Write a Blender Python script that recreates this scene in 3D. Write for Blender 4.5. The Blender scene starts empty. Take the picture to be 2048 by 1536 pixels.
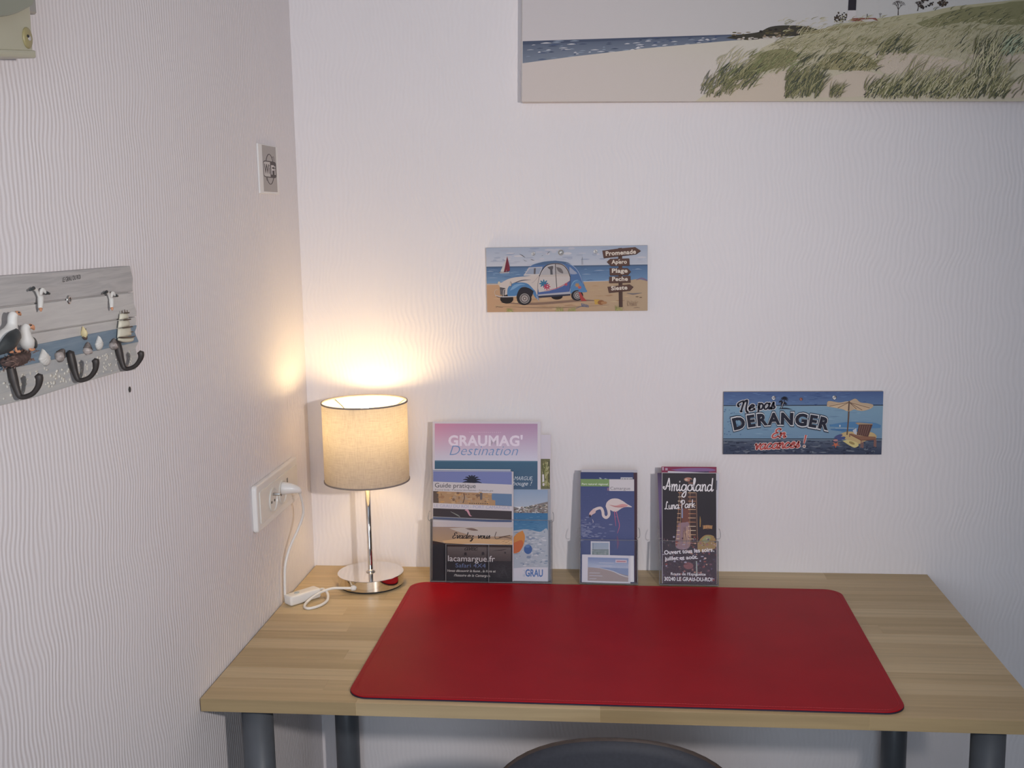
import bpy, bmesh, math, random
from math import sin, cos, pi, radians, sqrt
from mathutils import Vector, Matrix
from mathutils.geometry import tessellate_polygon

SC = bpy.context.scene
COL = SC.collection
random.seed(7)

# ------------------------------------------------------------------ camera, world, lights, exposure
cam_d = bpy.data.cameras.new('camera')
cam_d.sensor_fit = 'HORIZONTAL'; cam_d.sensor_width = 36.0
cam_d.lens = 2204.458 / 2048 * 36.0
cam_d.clip_start = 0.05; cam_d.clip_end = 60
cam = bpy.data.objects.new('camera', cam_d); COL.objects.link(cam)
YAW, PITCH, ROLL = 0.10046, 0.15241, -0.01701
_f = Vector((-sin(YAW) * cos(PITCH), cos(YAW) * cos(PITCH), -sin(PITCH)))
_r = Vector((cos(YAW), sin(YAW), 0)); _u = _r.cross(_f)
_r2 = cos(ROLL) * _r + sin(ROLL) * _u; _u2 = -sin(ROLL) * _r + cos(ROLL) * _u
M = Matrix((_r2, _u2, -_f)).transposed().to_4x4()
M.translation = Vector((0.6462, -2.1900, 1.46455))
cam.matrix_world = M
SC.camera = cam

SC.view_settings.view_transform = 'Standard'
SC.view_settings.look = 'None'
SC.view_settings.gamma = 1.0
SC.view_settings.use_curve_mapping = False
SC.view_settings.exposure = 0.0

world = bpy.data.worlds.new('world'); SC.world = world; world.use_nodes = True
wb = world.node_tree.nodes['Background']
wb.inputs['Color'].default_value = (0.62, 0.78, 1.0, 1); wb.inputs['Strength'].default_value = 1.0

def add_light(name, kind, loc, energy, color, size=None, size_y=None, rot=None):
    d = bpy.data.lights.new(name, kind); d.energy = energy; d.color = color
    if kind == 'POINT': d.shadow_soft_size = size
    if kind == 'AREA':
        d.shape = 'RECTANGLE'; d.size = size; d.size_y = size_y
    o = bpy.data.objects.new(name, d); COL.objects.link(o); o.location = loc
    if rot: o.rotation_euler = rot
    return o
# the small hard flash beside the photographer, a little above and to the right of the lens; it fades towards its rim
FLASH, WINDOW, BULB_STRENGTH = 69.0, 19.0, 56.0
_p = Vector((1.22, -2.10, 1.53)); _aim = Vector((0.06, 0.0, 1.14))
_l = add_light('flash_lamp', 'SPOT', _p, FLASH, (1.0, 0.935, 0.905))
_l.data.shadow_soft_size = 0.028; _l.data.spot_size = radians(84); _l.data.spot_blend = 1.0
_l.rotation_euler = (_aim - _p).to_track_quat('-Z', 'Y').to_euler()
# daylight through the window behind the photographer, near the left-hand wall
add_light('window_daylight', 'AREA', (0.70, -3.55, 1.45), WINDOW, (0.74, 0.87, 1.0), size=1.0, size_y=1.3, rot=(radians(90), 0, 0))

# ------------------------------------------------------------------ helpers
def lin1(c):
    c /= 255.0
    return c / 12.92 if c <= 0.04045 else ((c + 0.055) / 1.055) ** 2.4
def lin(rgb, g=1.0):
    return tuple(min(0.92, lin1(c) * g) for c in rgb)

def mat(name, color, rough=0.5, metal=0.0, spec=0.5, noise=None, bump=None, **kw):
    """principled material; noise=(scale, amount) tones the colour, bump=(scale, strength, distance)"""
    m = bpy.data.materials.new(name); m.use_nodes = True
    nt = m.node_tree; b = nt.nodes['Principled BSDF']
    b.inputs['Base Color'].default_value = (*color, 1)
    b.inputs['Roughness'].default_value = rough
    b.inputs['Metallic'].default_value = metal
    b.inputs['Specular IOR Level'].default_value = spec
    for k, v in kw.items():
        b.inputs[k.replace('_', ' ')].default_value = v
    if noise or bump:
        tc = nt.nodes.new('ShaderNodeTexCoord')
    if noise:
        n = nt.nodes.new('ShaderNodeTexNoise'); n.inputs['Scale'].default_value = noise[0]; n.inputs['Detail'].default_value = 4
        nt.links.new(tc.outputs['Object'], n.inputs['Vector'])
        r = nt.nodes.new('ShaderNodeValToRGB')
        a = noise[1]
        r.color_ramp.elements[0].position = 0.3; r.color_ramp.elements[1].position = 0.7
        r.color_ramp.elements[0].color = (*[c * (1 - a) for c in color], 1)
        r.color_ramp.elements[1].color = (*[min(1, c * (1 + a)) for c in color], 1)
        nt.links.new(n.outputs['Fac'], r.inputs['Fac']); nt.links.new(r.outputs['Color'], b.inputs['Base Color'])
    if bump:
        n2 = nt.nodes.new('ShaderNodeTexNoise'); n2.inputs['Scale'].default_value = bump[0]; n2.inputs['Detail'].default_value = 3
        nt.links.new(tc.outputs['Object'], n2.inputs['Vector'])
        bp = nt.nodes.new('ShaderNodeBump'); bp.inputs['Strength'].default_value = bump[1]; bp.inputs['Distance'].default_value = bump[2]
        nt.links.new(n2.outputs['Fac'], bp.inputs['Height']); nt.links.new(bp.outputs['Normal'], b.inputs['Normal'])
    return m

def obj(name, bm, material, parent=None, smooth=False, loc=None):
    me = bpy.data.meshes.new(name)
    if smooth:
        for f in bm.faces: f.smooth = True
    bm.to_mesh(me); bm.free()
    if material: me.materials.append(material)
    o = bpy.data.objects.new(name, me); COL.objects.link(o)
    if parent: o.parent = parent
    if loc: o.location = loc
    return o

def thing(name, label, cat, loc=(0, 0, 0), rot=(0, 0, 0), group=None):
    o = bpy.data.objects.new(name, None); COL.objects.link(o)
    o.empty_display_size = 0.05
    o.location = loc; o.rotation_euler = rot
    o['label'] = label; o['category'] = cat
    if group: o['group'] = group
    return o

def struct(name, bm, m, parent=None):
    o = obj(name, bm, m, parent); o['kind'] = 'structure'; return o

def box(bm, x0, x1, y0, y1, z0, z1, bev=0.0, seg=1):
    vs = [bm.verts.new((x, y, z)) for x in (x0, x1) for y in (y0, y1) for z in (z0, z1)]
    fs = [bm.faces.new([vs[i] for i in q]) for q in ((0, 1, 3, 2), (4, 6, 7, 5), (0, 4, 5, 1), (2, 3, 7, 6), (0, 2, 6, 4), (1, 5, 7, 3))]
    if bev:
        es = {e for f in fs for e in f.edges}
        bmesh.ops.bevel(bm, geom=list(es), offset=bev, segments=seg, affect='EDGES', profile=0.5)
    return bm

def prism(bm, pts, axis, d0, d1, bev=0.0, seg=2):
    """closed outline pts (a, b) extruded along axis from d0 to d1; axis 'y': (a,b)=(x,z); axis 'z': (a,b)=(x,y)"""
    def P(a, b, d): return (a, d, b) if axis == 'y' else ((a, b, d) if axis == 'z' else (d, a, b))
    lo = [bm.verts.new(P(a, b, d0)) for a, b in pts]; hi = [bm.verts.new(P(a, b, d1)) for a, b in pts]
    n = len(pts)
    f0 = bm.faces.new(lo); f1 = bm.faces.new(hi[::-1])
    for i in range(n):
        bm.faces.new([lo[(i + 1) % n], lo[i], hi[i], hi[(i + 1) % n]])
    bmesh.ops.recalc_face_normals(bm, faces=bm.faces[:])
    if bev:
        es = list(f0.edges) + list(f1.edges)
        bmesh.ops.bevel(bm, geom=es, offset=bev, segments=seg, affect='EDGES', profile=0.5)
    return bm

def lathe(bm, prof, n=40, c=(0, 0), cap0=False, cap1=False):
    """profile [(r, z)] turned about the z axis"""
    rings = []
    for r, z in prof:
        if r < 1e-6:
            rings.append([bm.verts.new((c[0], c[1], z))])
        else:
            rings.append([bm.verts.new((c[0] + r * cos(2 * pi * k / n), c[1] + r * sin(2 * pi * k / n), z)) for k in range(n)])
    for A, B in zip(rings, rings[1:]):
        for k in range(n):
            k2 = (k + 1) % n
            if len(A) == 1 and len(B) == 1: continue
            if len(A) == 1: bm.faces.new([A[0], B[k2], B[k]])
            elif len(B) == 1: bm.faces.new([A[k], A[k2], B[0]])
            else: bm.faces.new([A[k], A[k2], B[k2], B[k]])
    if cap0 and len(rings[0]) > 1: bm.faces.new(rings[0][::-1])
    if cap1 and len(rings[-1]) > 1: bm.faces.new(rings[-1])
    return bm

def spline(pts, per=8):
    """Catmull-Rom through points (any dimension)"""
    P = [Vector(p) for p in pts]
    if len(P) < 3: return P
    out = []
    for i in range(len(P) - 1):
        p0 = P[i - 1] if i else 2 * P[0] - P[1]
        p1, p2 = P[i], P[i + 1]
        p3 = P[i + 2] if i + 2 < len(P) else 2 * P[-1] - P[-2]
        for k in range(per):
            t = k / per
            out.append(0.5 * (2 * p1 + (p2 - p0) * t + (2 * p0 - 5 * p1 + 4 * p2 - p3) * t * t + (3 * p1 - p0 - 3 * p2 + p3) * t ** 3))
    out.append(P[-1])
    return out

def sweep(bm, pts, rad, n=10, per=8, flat=1.0, smooth=True):
    """tube through 3-D points; rad a number or one radius per point; flat squashes the second axis; round caps"""
    if isinstance(rad, (int, float)): rad = [rad] * len(pts)
    P4 = [(*p, r) for p, r in zip(pts, rad)]
    S = spline([Vector(p) for p in P4], per) if smooth else [Vector(p) for p in P4]
    P = [Vector(s[:3]) for s in S]; R = [max(1e-5, s[3]) for s in S]
    T = [(P[min(i + 1, len(P) - 1)] - P[max(i - 1, 0)]).normalized() for i in range(len(P))]
    up = Vector((0, 0, 1)) if abs(T[0].z) < 0.9 else Vector((0, 1, 0))
    N = (up - T[0] * up.dot(T[0])).normalized()
    rings = []
    for i in range(len(P)):
        N = (N - T[i] * N.dot(T[i])).normalized(); B = T[i].cross(N)
        rings.append([bm.verts.new(P[i] + R[i] * (N * cos(2 * pi * k / n) + B * flat * sin(2 * pi * k / n))) for k in range(n)])
    for A, Bq in zip(rings, rings[1:]):
        for k in range(n):
            bm.faces.new([A[k], A[(k + 1) % n], Bq[(k + 1) % n], Bq[k]])
    a = bm.verts.new(P[0] - T[0] * R[0] * 0.6); b = bm.verts.new(P[-1] + T[-1] * R[-1] * 0.6)
    for k in range(n):
        bm.faces.new([rings[0][(k + 1) % n], rings[0][k], a]); bm.faces.new([rings[-1][k], rings[-1][(k + 1) % n], b])
    return bm

def ellipsoid(bm, c, r, seg=14, ring=8, rot=None):
    res = bmesh.ops.create_uvsphere(bm, u_segments=seg, v_segments=ring, radius=1.0)
    Mx = Matrix.Translation(c) @ (rot.to_4x4() if rot else Matrix.Identity(4)) @ Matrix.Diagonal((*r, 1))
    bmesh.ops.transform(bm, matrix=Mx, verts=res['verts'])
    for v in res['verts']:
        for f in v.link_faces: f.smooth = True
    return bm

def round_rect(x0, x1, y0, y1, r, n=6):
    pts = []
    for cx, cy, a0 in ((x1 - r, y1 - r, 0), (x0 + r, y1 - r, 90), (x0 + r, y0 + r, 180), (x1 - r, y0 + r, 270)):
        for k in range(n + 1):
            a = radians(a0 + 90 * k / n); pts.append((cx + r * cos(a), cy + r * sin(a)))
    return pts

def BM(): return bmesh.new()

# ------------------------------------------------------------------ flat print: polygons, lettering and pen strokes with a colour per corner
_txt = {}
def text_tris(s, shear=0.0, off=0.0, space=1.0):
    key = (s, shear, off, space)
    if key not in _txt:
        cu = bpy.data.curves.new('lettering', 'FONT'); cu.body = s; cu.size = 1.0
        cu.shear = shear; cu.offset = off; cu.space_character = space; cu.resolution_u = 3
        cu.fill_mode = 'FRONT'
        ob = bpy.data.objects.new('lettering', cu)
        me = bpy.data.meshes.new_from_object(ob)
        tris = [[(me.vertices[i].co.x, me.vertices[i].co.y) for i in p.vertices] for p in me.polygons]
        bpy.data.objects.remove(ob); bpy.data.curves.remove(cu); bpy.data.meshes.remove(me)
        _txt[key] = tris
    return _txt[key]
def _capheight():
    return max(y for t in text_tris('H') for x, y in t)

PEN = {  # one-stroke handwriting: strokes, advance (x-height 1)
 'a': ([[(.9, .8), (.5, 1), (.12, .6), (.15, .12), (.45, 0), (.85, .4), (.95, .95)], [(.95, .95), (.9, .2), (1.02, 0), (1.25, .2)]], 1.2),
 'c': ([[(.85, .8), (.5, 1), (.12, .6), (.15, .12), (.5, 0), (.95, .25)]], .98),
 'd': ([[(.9, .8), (.5, 1), (.12, .6), (.15, .12), (.45, 0), (.85, .4), (.97, 1)], [(1.02, 2), (.92, .2), (1.04, 0), (1.25, .2)]], 1.2),
 'e': ([[(.12, .45), (.6, .55), (.8, .82), (.5, 1.02), (.14, .6), (.15, .12), (.5, 0), (.95, .25)]], .98),
 'g': ([[(.9, .8), (.5, 1), (.12, .6), (.15, .15), (.45, .02), (.85, .4), (.95, .95)], [(.95, .95), (.93, -.5), (.6, -1), (.22, -.8), (.5, -.35), (1.2, .2)]], 1.18),
 'i': ([[(.2, .95), (.18, .2), (.32, 0), (.55, .2)], [(.2, 1.4), (.22, 1.5)]], .55),
 'l': ([[(0, .2), (.42, 1.4), (.4, 2), (.2, 1.75), (.2, .3), (.36, 0), (.6, .2)]], .58),
 'm': ([[(.05, .9), (.12, 1), (.15, 0)], [(.15, .5), (.42, 1), (.62, .85), (.6, 0)], [(.6, .5), (.9, 1), (1.1, .85), (1.06, .2), (1.2, 0), (1.4, .2)]], 1.4),
 'n': ([[(.05, .9), (.12, 1), (.15, 0)], [(.15, .5), (.45, 1), (.7, .85), (.68, .2), (.82, 0), (1.02, .2)]], 1.0),
 'o': ([[(.5, 1), (.12, .7), (.12, .25), (.5, 0), (.86, .3), (.85, .75), (.5, 1), (.75, .95), (1.0, .9)]], 1.0),
 'p': ([[(.18, 1), (.1, -1)], [(.12, .5), (.45, 1), (.85, .7), (.75, .15), (.4, 0), (.14, .3)]], .98),
 'r': ([[(.15, 1), (.15, 0)], [(.15, .5), (.4, .95), (.72, .95)]], .75),
 's': ([[(.05, .1), (.45, 1.1), (.5, .6), (.7, .25), (.45, 0), (.1, .1)]], .85),
 't': ([[(.25, 1.6), (.2, .2), (.4, 0), (.65, .2)], [(-.05, 1.05), (.6, 1.05)]], .62),
 'u': ([[(.12, 1), (.12, .3), (.4, 0), (.75, .35), (.84, 1)], [(.84, 1), (.82, .2), (.96, 0), (1.15, .2)]], 1.1),
 'v': ([[(.05, .9), (.2, 1), (.42, 0), (.8, 1), (.95, .95)]], .92),
 'y': ([[(.1, 1), (.15, .4), (.45, .1), (.8, .5)], [(.87, 1), (.82, -.5), (.5, -1), (.2, -.8)]], 1.0),
 'z': ([[(.1, .95), (.75, .95), (.2, .08), (.6, 0), (.7, -.45), (.4, -.95), (.2, -.7), (.9, .1)]], .92),
 'k': ([[(.2, 2), (.12, 0)], [(.75, 1), (.2, .45), (.85, 0)]], .85),
 'b': ([[(.2, 2), (.12, .2), (.45, 0), (.85, .4), (.6, .95), (.2, .6)]], .95),
 'N': ([[(.15, 1.0), (-.08, 1.15), (.05, 1.5), (.5, 1.75), (.85, 1.7), (.62, .6), (.5, 0)], [(.78, 1.5), (1.15, 1.85), (1.4, 1.75), (1.25, .5), (1.4, -.15), (1.6, -.2)]], 1.65),
 'E': ([[(1.0, 1.7), (.7, 2), (.32, 1.65), (.48, 1.15), (.75, 1.1)], [(.62, 1.1), (.15, .8), (.12, .2), (.5, 0), (1.0, .35)]], 1.15),
 'A': ([[(-.1, .55), (-.35, .65), (-.3, .35), (.1, .3), (.5, 1.5), (.65, 2), (.78, 1.2), (.88, .1)], [(.15, .75), (.95, .7)]], 1.15),
 'L': ([[(.75, 1.7), (.6, 2), (.38, 1.5), (.3, .5), (.05, .05), (-.1, .2), (.3, .2), (.95, 0)]], 1.1),
 'P': ([[(.3, 1.9), (.2, 0)], [(-.1, 1.4), (.15, 1.95), (.8, 1.95), (.95, 1.4), (.6, 1.0), (.25, 1.1)]], 1.05),
 'V': ([[(.0, 1.7), (.2, 2), (.5, 0), (1.1, 2)]], 1.1),
 '!': ([[(.35, 2), (.22, .55)], [(.15, .05), (.17, 0)]], .5),
 "'": ([[(.2, 2), (.12, 1.5)]], .3), ',': ([[(.2, .1), (.1, -.25)]], .35), '.': ([[(.15, .05), (.18, .0)]], .35), ' ': ([], .55),
}

class Art:
    """a printed face: local x to the right, z up, the print's layers stacked towards -y; crop coordinates via self.map"""
    def __init__(s, fmap, gain=1.5, y=0.0, step=4e-6):
        s.fmap = fmap; s.gain = gain; s.v = []; s.f = []; s.c = []; s.y = y; s.d = 0.0; s.step = step; s.b = getattr(fmap, 'b', None)
    def _add(s, pts, col):
        b = len(s.v)
        for i, (x, y) in enumerate(pts):
            if s.b: x = min(max(x, s.b[0]), s.b[2]); y = min(max(y, s.b[1]), s.b[3])
            u, w = s.fmap(x, y)
            s.v.append((u, s.y - s.d, w))
            c = col(x, y) if callable(col) else col
            g = 0.3 * c[0] + 0.59 * c[1] + 0.11 * c[2]
            s.c.append((*lin(tuple(k + (g - k) * 0.16 for k in c), s.gain), 1.0))
        return b
    def poly(s, pts, col, step=None):
        s.d += s.step if step is None else step
        pts = [p for i, p in enumerate(pts) if i == 0 or p != pts[i - 1]]
        b = s._add(pts, col)
        if len(pts) <= 3:
            s.f.append(tuple(b + i for i in range(len(pts))))
        else:
            for t in tessellate_polygon([[Vector((p[0], -p[1], 0)) for p in pts]]):
                s.f.append(tuple(b + i for i in t))
    def rect(s, x0, y0, x1, y1, col, n=1):
        """upright rectangle in crop coordinates; n rows let a colour function shade it"""
        for k in range(n):
            a = y0 + (y1 - y0) * k / n; b = y0 + (y1 - y0) * (k + 1) / n
            s.poly([(x0, a), (x1, a), (x1, b), (x0, b)], col, step=None if k == 0 else 0.0)
    def spl(s, pts, col, per=6):
        P = spline([(*p, 0) for p in pts + [pts[0]]], per)
        s.poly([(p.x, p.y) for p in P[:-1]], col)
    def ell(s, cx, cy, rx, ry, col, n=20, rot=0):
        c, q = cos(rot), sin(rot)
        s.poly([(cx + rx * cos(2 * pi * k / n) * c - ry * sin(2 * pi * k / n) * q, cy + rx * cos(2 * pi * k / n) * q + ry * sin(2 * pi * k / n) * c) for k in range(n)], col, step=1.3e-6)
    def line(s, pts, w, col, per=5, sm=True, step=None):
        """stroke of width w (or a width per point) through pts"""
        if isinstance(w, (int, float)): w = [w] * len(pts)
        S = spline([(*p, q) for p, q in zip(pts, w)], per) if sm and len(pts) > 2 else [Vector((*p, q)) for p, q in zip(pts, w)]
        s.d += s.step if step is None else step
        L, R = [], []
        for i, p in enumerate(S):
            t = S[min(i + 1, len(S) - 1)] - S[max(i - 1, 0)]; t = Vector((t.x, t.y)); 
            t = t.normalized() if t.length > 1e-9 else Vector((1, 0))
            h = max(p.z, 0.01) / 2
            L.append((p.x - t.y * h, p.y + t.x * h)); R.append((p.x + t.y * h, p.y - t.x * h))
        b = s._add(L + R, col); n = len(S)
        for i in range(n - 1):
            s.f.append((b + i, b + i + 1, b + n + i + 1, b + n + i))
    def text(s, t, x0, x1, base, cap, col, shear=0.0, off=0.0, space=1.0, rot=0.0):
        """sans lettering filling x0..x1 on the base line, capitals `cap` tall (crop units)"""
        tr = text_tris(t, shear, off, space)
        if not tr: return
        xs = [x for q in tr for x, y in q]; a, b = min(xs), max(xs)
        kx = (x1 - x0) / (b - a); ky = cap / _capheight()
        s.d += s.step; c, q = cos(rot), sin(rot)
        for tri in tr:
            pts = []
            for x, y in tri:
                dx, dy = (x - a) * kx, -y * ky
                pts.append((x0 + dx * c - dy * q, base + dx * q + dy * c))
            bi = s._add(pts, col); s.f.append(tuple(bi + i for i in range(len(pts))))
    def script(s, t, x0, x1, base, xh, col, w, slant=0.25, rot=0.0, thick=0.0):
        """handwriting; w pen width; thick>0 makes down strokes heavier"""
        adv = 0; items = []
        for ch in t:
            st, ad = PEN.get(ch, PEN['o'])
            for k in st: items.append([(x + adv + slant * y, y) for x, y in k])
            adv += ad
        xs = [p[0] for k in items for p in k]; a, b = min(xs), max(xs); kx = (x1 - x0) / (b - a)
        c, q = cos(rot), sin(rot)
        for k in items:
            S = spline([(*p, 0) for p in k], 5) if len(k) > 2 else [Vector((*p, 0)) for p in k]
            pts = []; ws = []
            for i, p in enumerate(S):
                dx, dy = (p.x - a) * kx, -p.y * xh
                pts.append((x0 + dx * c - dy * q, base + dx * q + dy * c))
                tt = S[min(i + 1, len(S) - 1)] - S[max(0, i - 1)]
                v = abs(tt.y) / (tt.length + 1e-9)
                ws.append(w * (1 - thick + thick * v * 1.3) if thick else w)
            s.line(pts, ws, col, sm=False, step=s.step * 0.2)
            for e in (0, -1):
                s.ell(pts[e][0], pts[e][1], ws[e] / 2, ws[e] / 2, col, n=8) if False else None
                r = ws[e] / 2; bi = s._add([(pts[e][0] + r * cos(2 * pi * j / 8), pts[e][1] + r * sin(2 * pi * j / 8)) for j in range(8)], col)
                s.f.append(tuple(bi + j for j in range(8)))
    def build(s, name, parent, m):
        me = bpy.data.meshes.new(name)
        me.from_pydata(s.v, [], s.f)
        at = me.color_attributes.new('ink', 'FLOAT_COLOR', 'POINT')
        at.data.foreach_set('color', [x for c in s.c for x in c])
        me.materials.append(m); me.update()
        # all faces look towards -y
        bm = bmesh.new(); bm.from_mesh(me)
        rev = [f for f in bm.faces if f.normal.y > 0]
        bmesh.ops.reverse_faces(bm, faces=rev); bm.to_mesh(me); bm.free()
        o = bpy.data.objects.new(name, me); COL.objects.link(o); o.parent = parent
        return o

def ink_mat(name, rough, spec, bump=None):
    m = bpy.data.materials.new(name); m.use_nodes = True; nt = m.node_tree; b = nt.nodes['Principled BSDF']
    a = nt.nodes.new('ShaderNodeAttribute'); a.attribute_name = 'ink'
    nt.links.new(a.outputs['Color'], b.inputs['Base Color'])
    b.inputs['Roughness'].default_value = rough; b.inputs['Specular IOR Level'].default_value = spec
    if bump:
        tc = nt.nodes.new('ShaderNodeTexCoord'); n = nt.nodes.new('ShaderNodeTexNoise'); n.inputs['Scale'].default_value = bump[0]
        nt.links.new(tc.outputs['Object'], n.inputs['Vector'])
        bp = nt.nodes.new('ShaderNodeBump'); bp.inputs['Strength'].default_value = bump[1]; bp.inputs['Distance'].default_value = 0.0005
        nt.links.new(n.outputs['Fac'], bp.inputs['Height']); nt.links.new(bp.outputs['Normal'], b.inputs['Normal'])
    return m
INK_GLOSS = ink_mat('glossy_print', 0.38, 0.12)
INK_MATT = ink_mat('matt_print', 0.7, 0.2)
INK_CANVAS = ink_mat('canvas_print', 0.75, 0.2, (900, 0.25))

def mixc(a, b, t):
    t = max(0, min(1, t)); return tuple(x + (y - x) * t for x, y in zip(a, b))

# ------------------------------------------------------------------ materials
def wallpaper(name, base, amp, d1, d2, period):
    """embossed paper: thin wavy vertical ribs"""
    m = bpy.data.materials.new(name); m.use_nodes = True; nt = m.node_tree; N = nt.nodes; L = nt.links
    b = N['Principled BSDF']; b.inputs['Roughness'].default_value = 0.62; b.inputs['Specular IOR Level'].default_value = 0.25
    tc = N.new('ShaderNodeTexCoord'); sp = N.new('ShaderNodeSeparateXYZ'); L.new(tc.outputs['Object'], sp.inputs[0])
    add = N.new('ShaderNodeMath'); add.operation = 'ADD'; L.new(sp.outputs['X'], add.inputs[0]); L.new(sp.outputs['Y'], add.inputs[1])
    def noise(scale, vec_scale, detail=2):
        mp = N.new('ShaderNodeMapping'); mp.inputs['Scale'].default_value = vec_scale; L.new(tc.outputs['Object'], mp.inputs['Vector'])
        n = N.new('ShaderNodeTexNoise'); n.inputs['Scale'].default_value = scale; n.inputs['Detail'].default_value = detail
        L.new(mp.outputs[0], n.inputs['Vector']); return n.outputs['Fac']
    def math(op, a, c):
        k = N.new('ShaderNodeMath'); k.operation = op
        for i, v in enumerate((a, c)):
            if isinstance(v, (int, float)): k.inputs[i].default_value = v
            else: L.new(v, k.inputs[i])
        return k.outputs[0]
    big = noise(5.0, (1, 1, 1.3)); mid = noise(16.0, (1, 1, 0.8)); fine = noise(120, (1, 1, 0.35), 3)
    x = math('ADD', add.outputs[0], math('MULTIPLY', big, d1))
    x = math('ADD', x, math('MULTIPLY', mid, d2))
    w = math('SINE', math('MULTIPLY', x, 2 * pi / period), 0)
    w = math('MULTIPLY', math('ADD', w, 1.0), 0.5)
    amt = noise(9.0, (1, 1, 0.6))
    h = math('ADD', math('MULTIPLY', w, math('ADD', math('MULTIPLY', amt, 1.2), 0.2)), math('MULTIPLY', fine, 0.55))
    bp = N.new('ShaderNodeBump'); bp.inputs['Strength'].default_value = amp; bp.inputs['Distance'].default_value = 0.0011
    L.new(h, bp.inputs['Height']); L.new(bp.outputs['Normal'], b.inputs['Normal'])
    r = N.new('ShaderNodeValToRGB'); r.color_ramp.elements[0].position = 0.3; r.color_ramp.elements[1].position = 0.7
    r.color_ramp.elements[0].color = (*[c * 0.975 for c in base], 1); r.color_ramp.elements[1].color = (*base, 1)
    L.new(noise(3.0, (1, 1, 1)), r.inputs['Fac']); L.new(r.outputs['Color'], b.inputs['Base Color'])
    return m
WALL = wallpaper('embossed_wallpaper', (0.80, 0.755, 0.765), 0.36, 0.075, 0.014, 0.0092)
WALL_L = wallpaper('embossed_wallpaper_side', (0.80, 0.76, 0.775), 0.55, 0.045, 0.0065, 0.0085)
PAINT = mat('white_paint', (0.80, 0.79, 0.78), 0.7, noise=(3, 0.02))
FLOOR = mat('grey_floor_tile', (0.36, 0.34, 0.32), 0.45, noise=(4, 0.12))

def oak(name, k_):
    m = bpy.data.materials.new(name); m.use_nodes = True; nt = m.node_tree; N = nt.nodes; L = nt.links; b = N['Principled BSDF']
    b.inputs['Roughness'].default_value = 0.42; b.inputs['Specular IOR Level'].default_value = 0.35
    tc = N.new('ShaderNodeTexCoord'); oi = N.new('ShaderNodeObjectInfo')
    off = N.new('ShaderNodeVectorMath'); off.operation = 'MULTIPLY_ADD'
    cx = N.new('ShaderNodeCombineXYZ'); [L.new(oi.outputs['Random'], cx.inputs[i]) for i in range(3)]
    L.new(cx.outputs[0], off.inputs[0]); off.inputs[1].default_value = (37, 53, 71); L.new(tc.outputs['Object'], off.inputs[2])
    mp = N.new('ShaderNodeMapping'); mp.inputs['Scale'].default_value = (2.2, 55, 55); L.new(off.outputs[0], mp.inputs['Vector'])
    n = N.new('ShaderNodeTexNoise'); n.inputs['Scale'].default_value = 1.6; n.inputs['Detail'].default_value = 5; n.inputs['Distortion'].default_value = 0.6
    L.new(mp.outputs[0], n.inputs['Vector'])
    tone = N.new('ShaderNodeValToRGB'); e = tone.color_ramp.elements
    e[0].position = 0; e[0].color = tuple(q * k_ for q in (0.47, 0.345, 0.185, 1)); e[1].position = 1; e[1].color = tuple(q * k_ for q in (0.60, 0.465, 0.28, 1))
    k = e.new(0.5); k.color = tuple(q * k_ for q in (0.53, 0.395, 0.225, 1))
    L.new(oi.outputs['Random'], tone.inputs['Fac'])
    gr = N.new('ShaderNodeValToRGB'); g = gr.color_ramp.elements; g[0].position = 0.3; g[0].color = (0.86, 0.85, 0.83, 1); g[1].position = 0.68; g[1].color = (1.08, 1.07, 1.05, 1)
    L.new(n.outputs['Fac'], gr.inputs['Fac'])
    mx = N.new('ShaderNodeMix'); mx.data_type = 'RGBA'; mx.blend_type = 'MULTIPLY'; mx.inputs['Factor'].default_value = 1
    L.new(tone.outputs['Color'], mx.inputs[6]); L.new(gr.outputs['Color'], mx.inputs[7]); L.new(mx.outputs[2], b.inputs['Base Color'])
    bp = N.new('ShaderNodeBump'); bp.inputs['Strength'].default_value = 0.12; bp.inputs['Distance'].default_value = 0.0004
    L.new(n.outputs['Fac'], bp.inputs['Height']); L.new(bp.outputs['Normal'], b.inputs['Normal'])
    return m
OAK = oak('oak_stave', 1.0); OAK_SHADED = oak('oak_front_shaded', 0.70)  # second oak is the same wood with front-face shade put into its colour
GREY_METAL = mat('grey_lacquered_metal', (0.085, 0.092, 0.105), 0.38, 0.0, 0.5, noise=(40, 0.05))
CHROME = mat('polished_chrome', (0.82, 0.80, 0.78), 0.06, 1.0, noise=(30, 0.02))
BLACK_RUBBER = mat('black_rubber', (0.012, 0.012, 0.013), 0.6, noise=(60, 0.2))
WHITE_PLASTIC = mat('white_plastic', (0.78, 0.76, 0.74), 0.32, noise=(20, 0.015))
DARK_HOLE = mat('dark_plastic', (0.03, 0.028, 0.026), 0.5, noise=(60, 0.2))
STEEL = mat('steel_screw', (0.55, 0.54, 0.52), 0.28, 1.0, noise=(120, 0.15))
RED = mat('red_leather', (0.33, 0.006, 0.013), 0.44, 0, 0.10, noise=(12, 0.06), bump=(420, 0.12, 0.0004))
NAVY = mat('navy_backing', (0.018, 0.012, 0.035), 0.6, noise=(50, 0.2))
RED_THREAD = mat('red_thread', (0.42, 0.012, 0.02), 0.6, noise=(300, 0.2))

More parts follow.
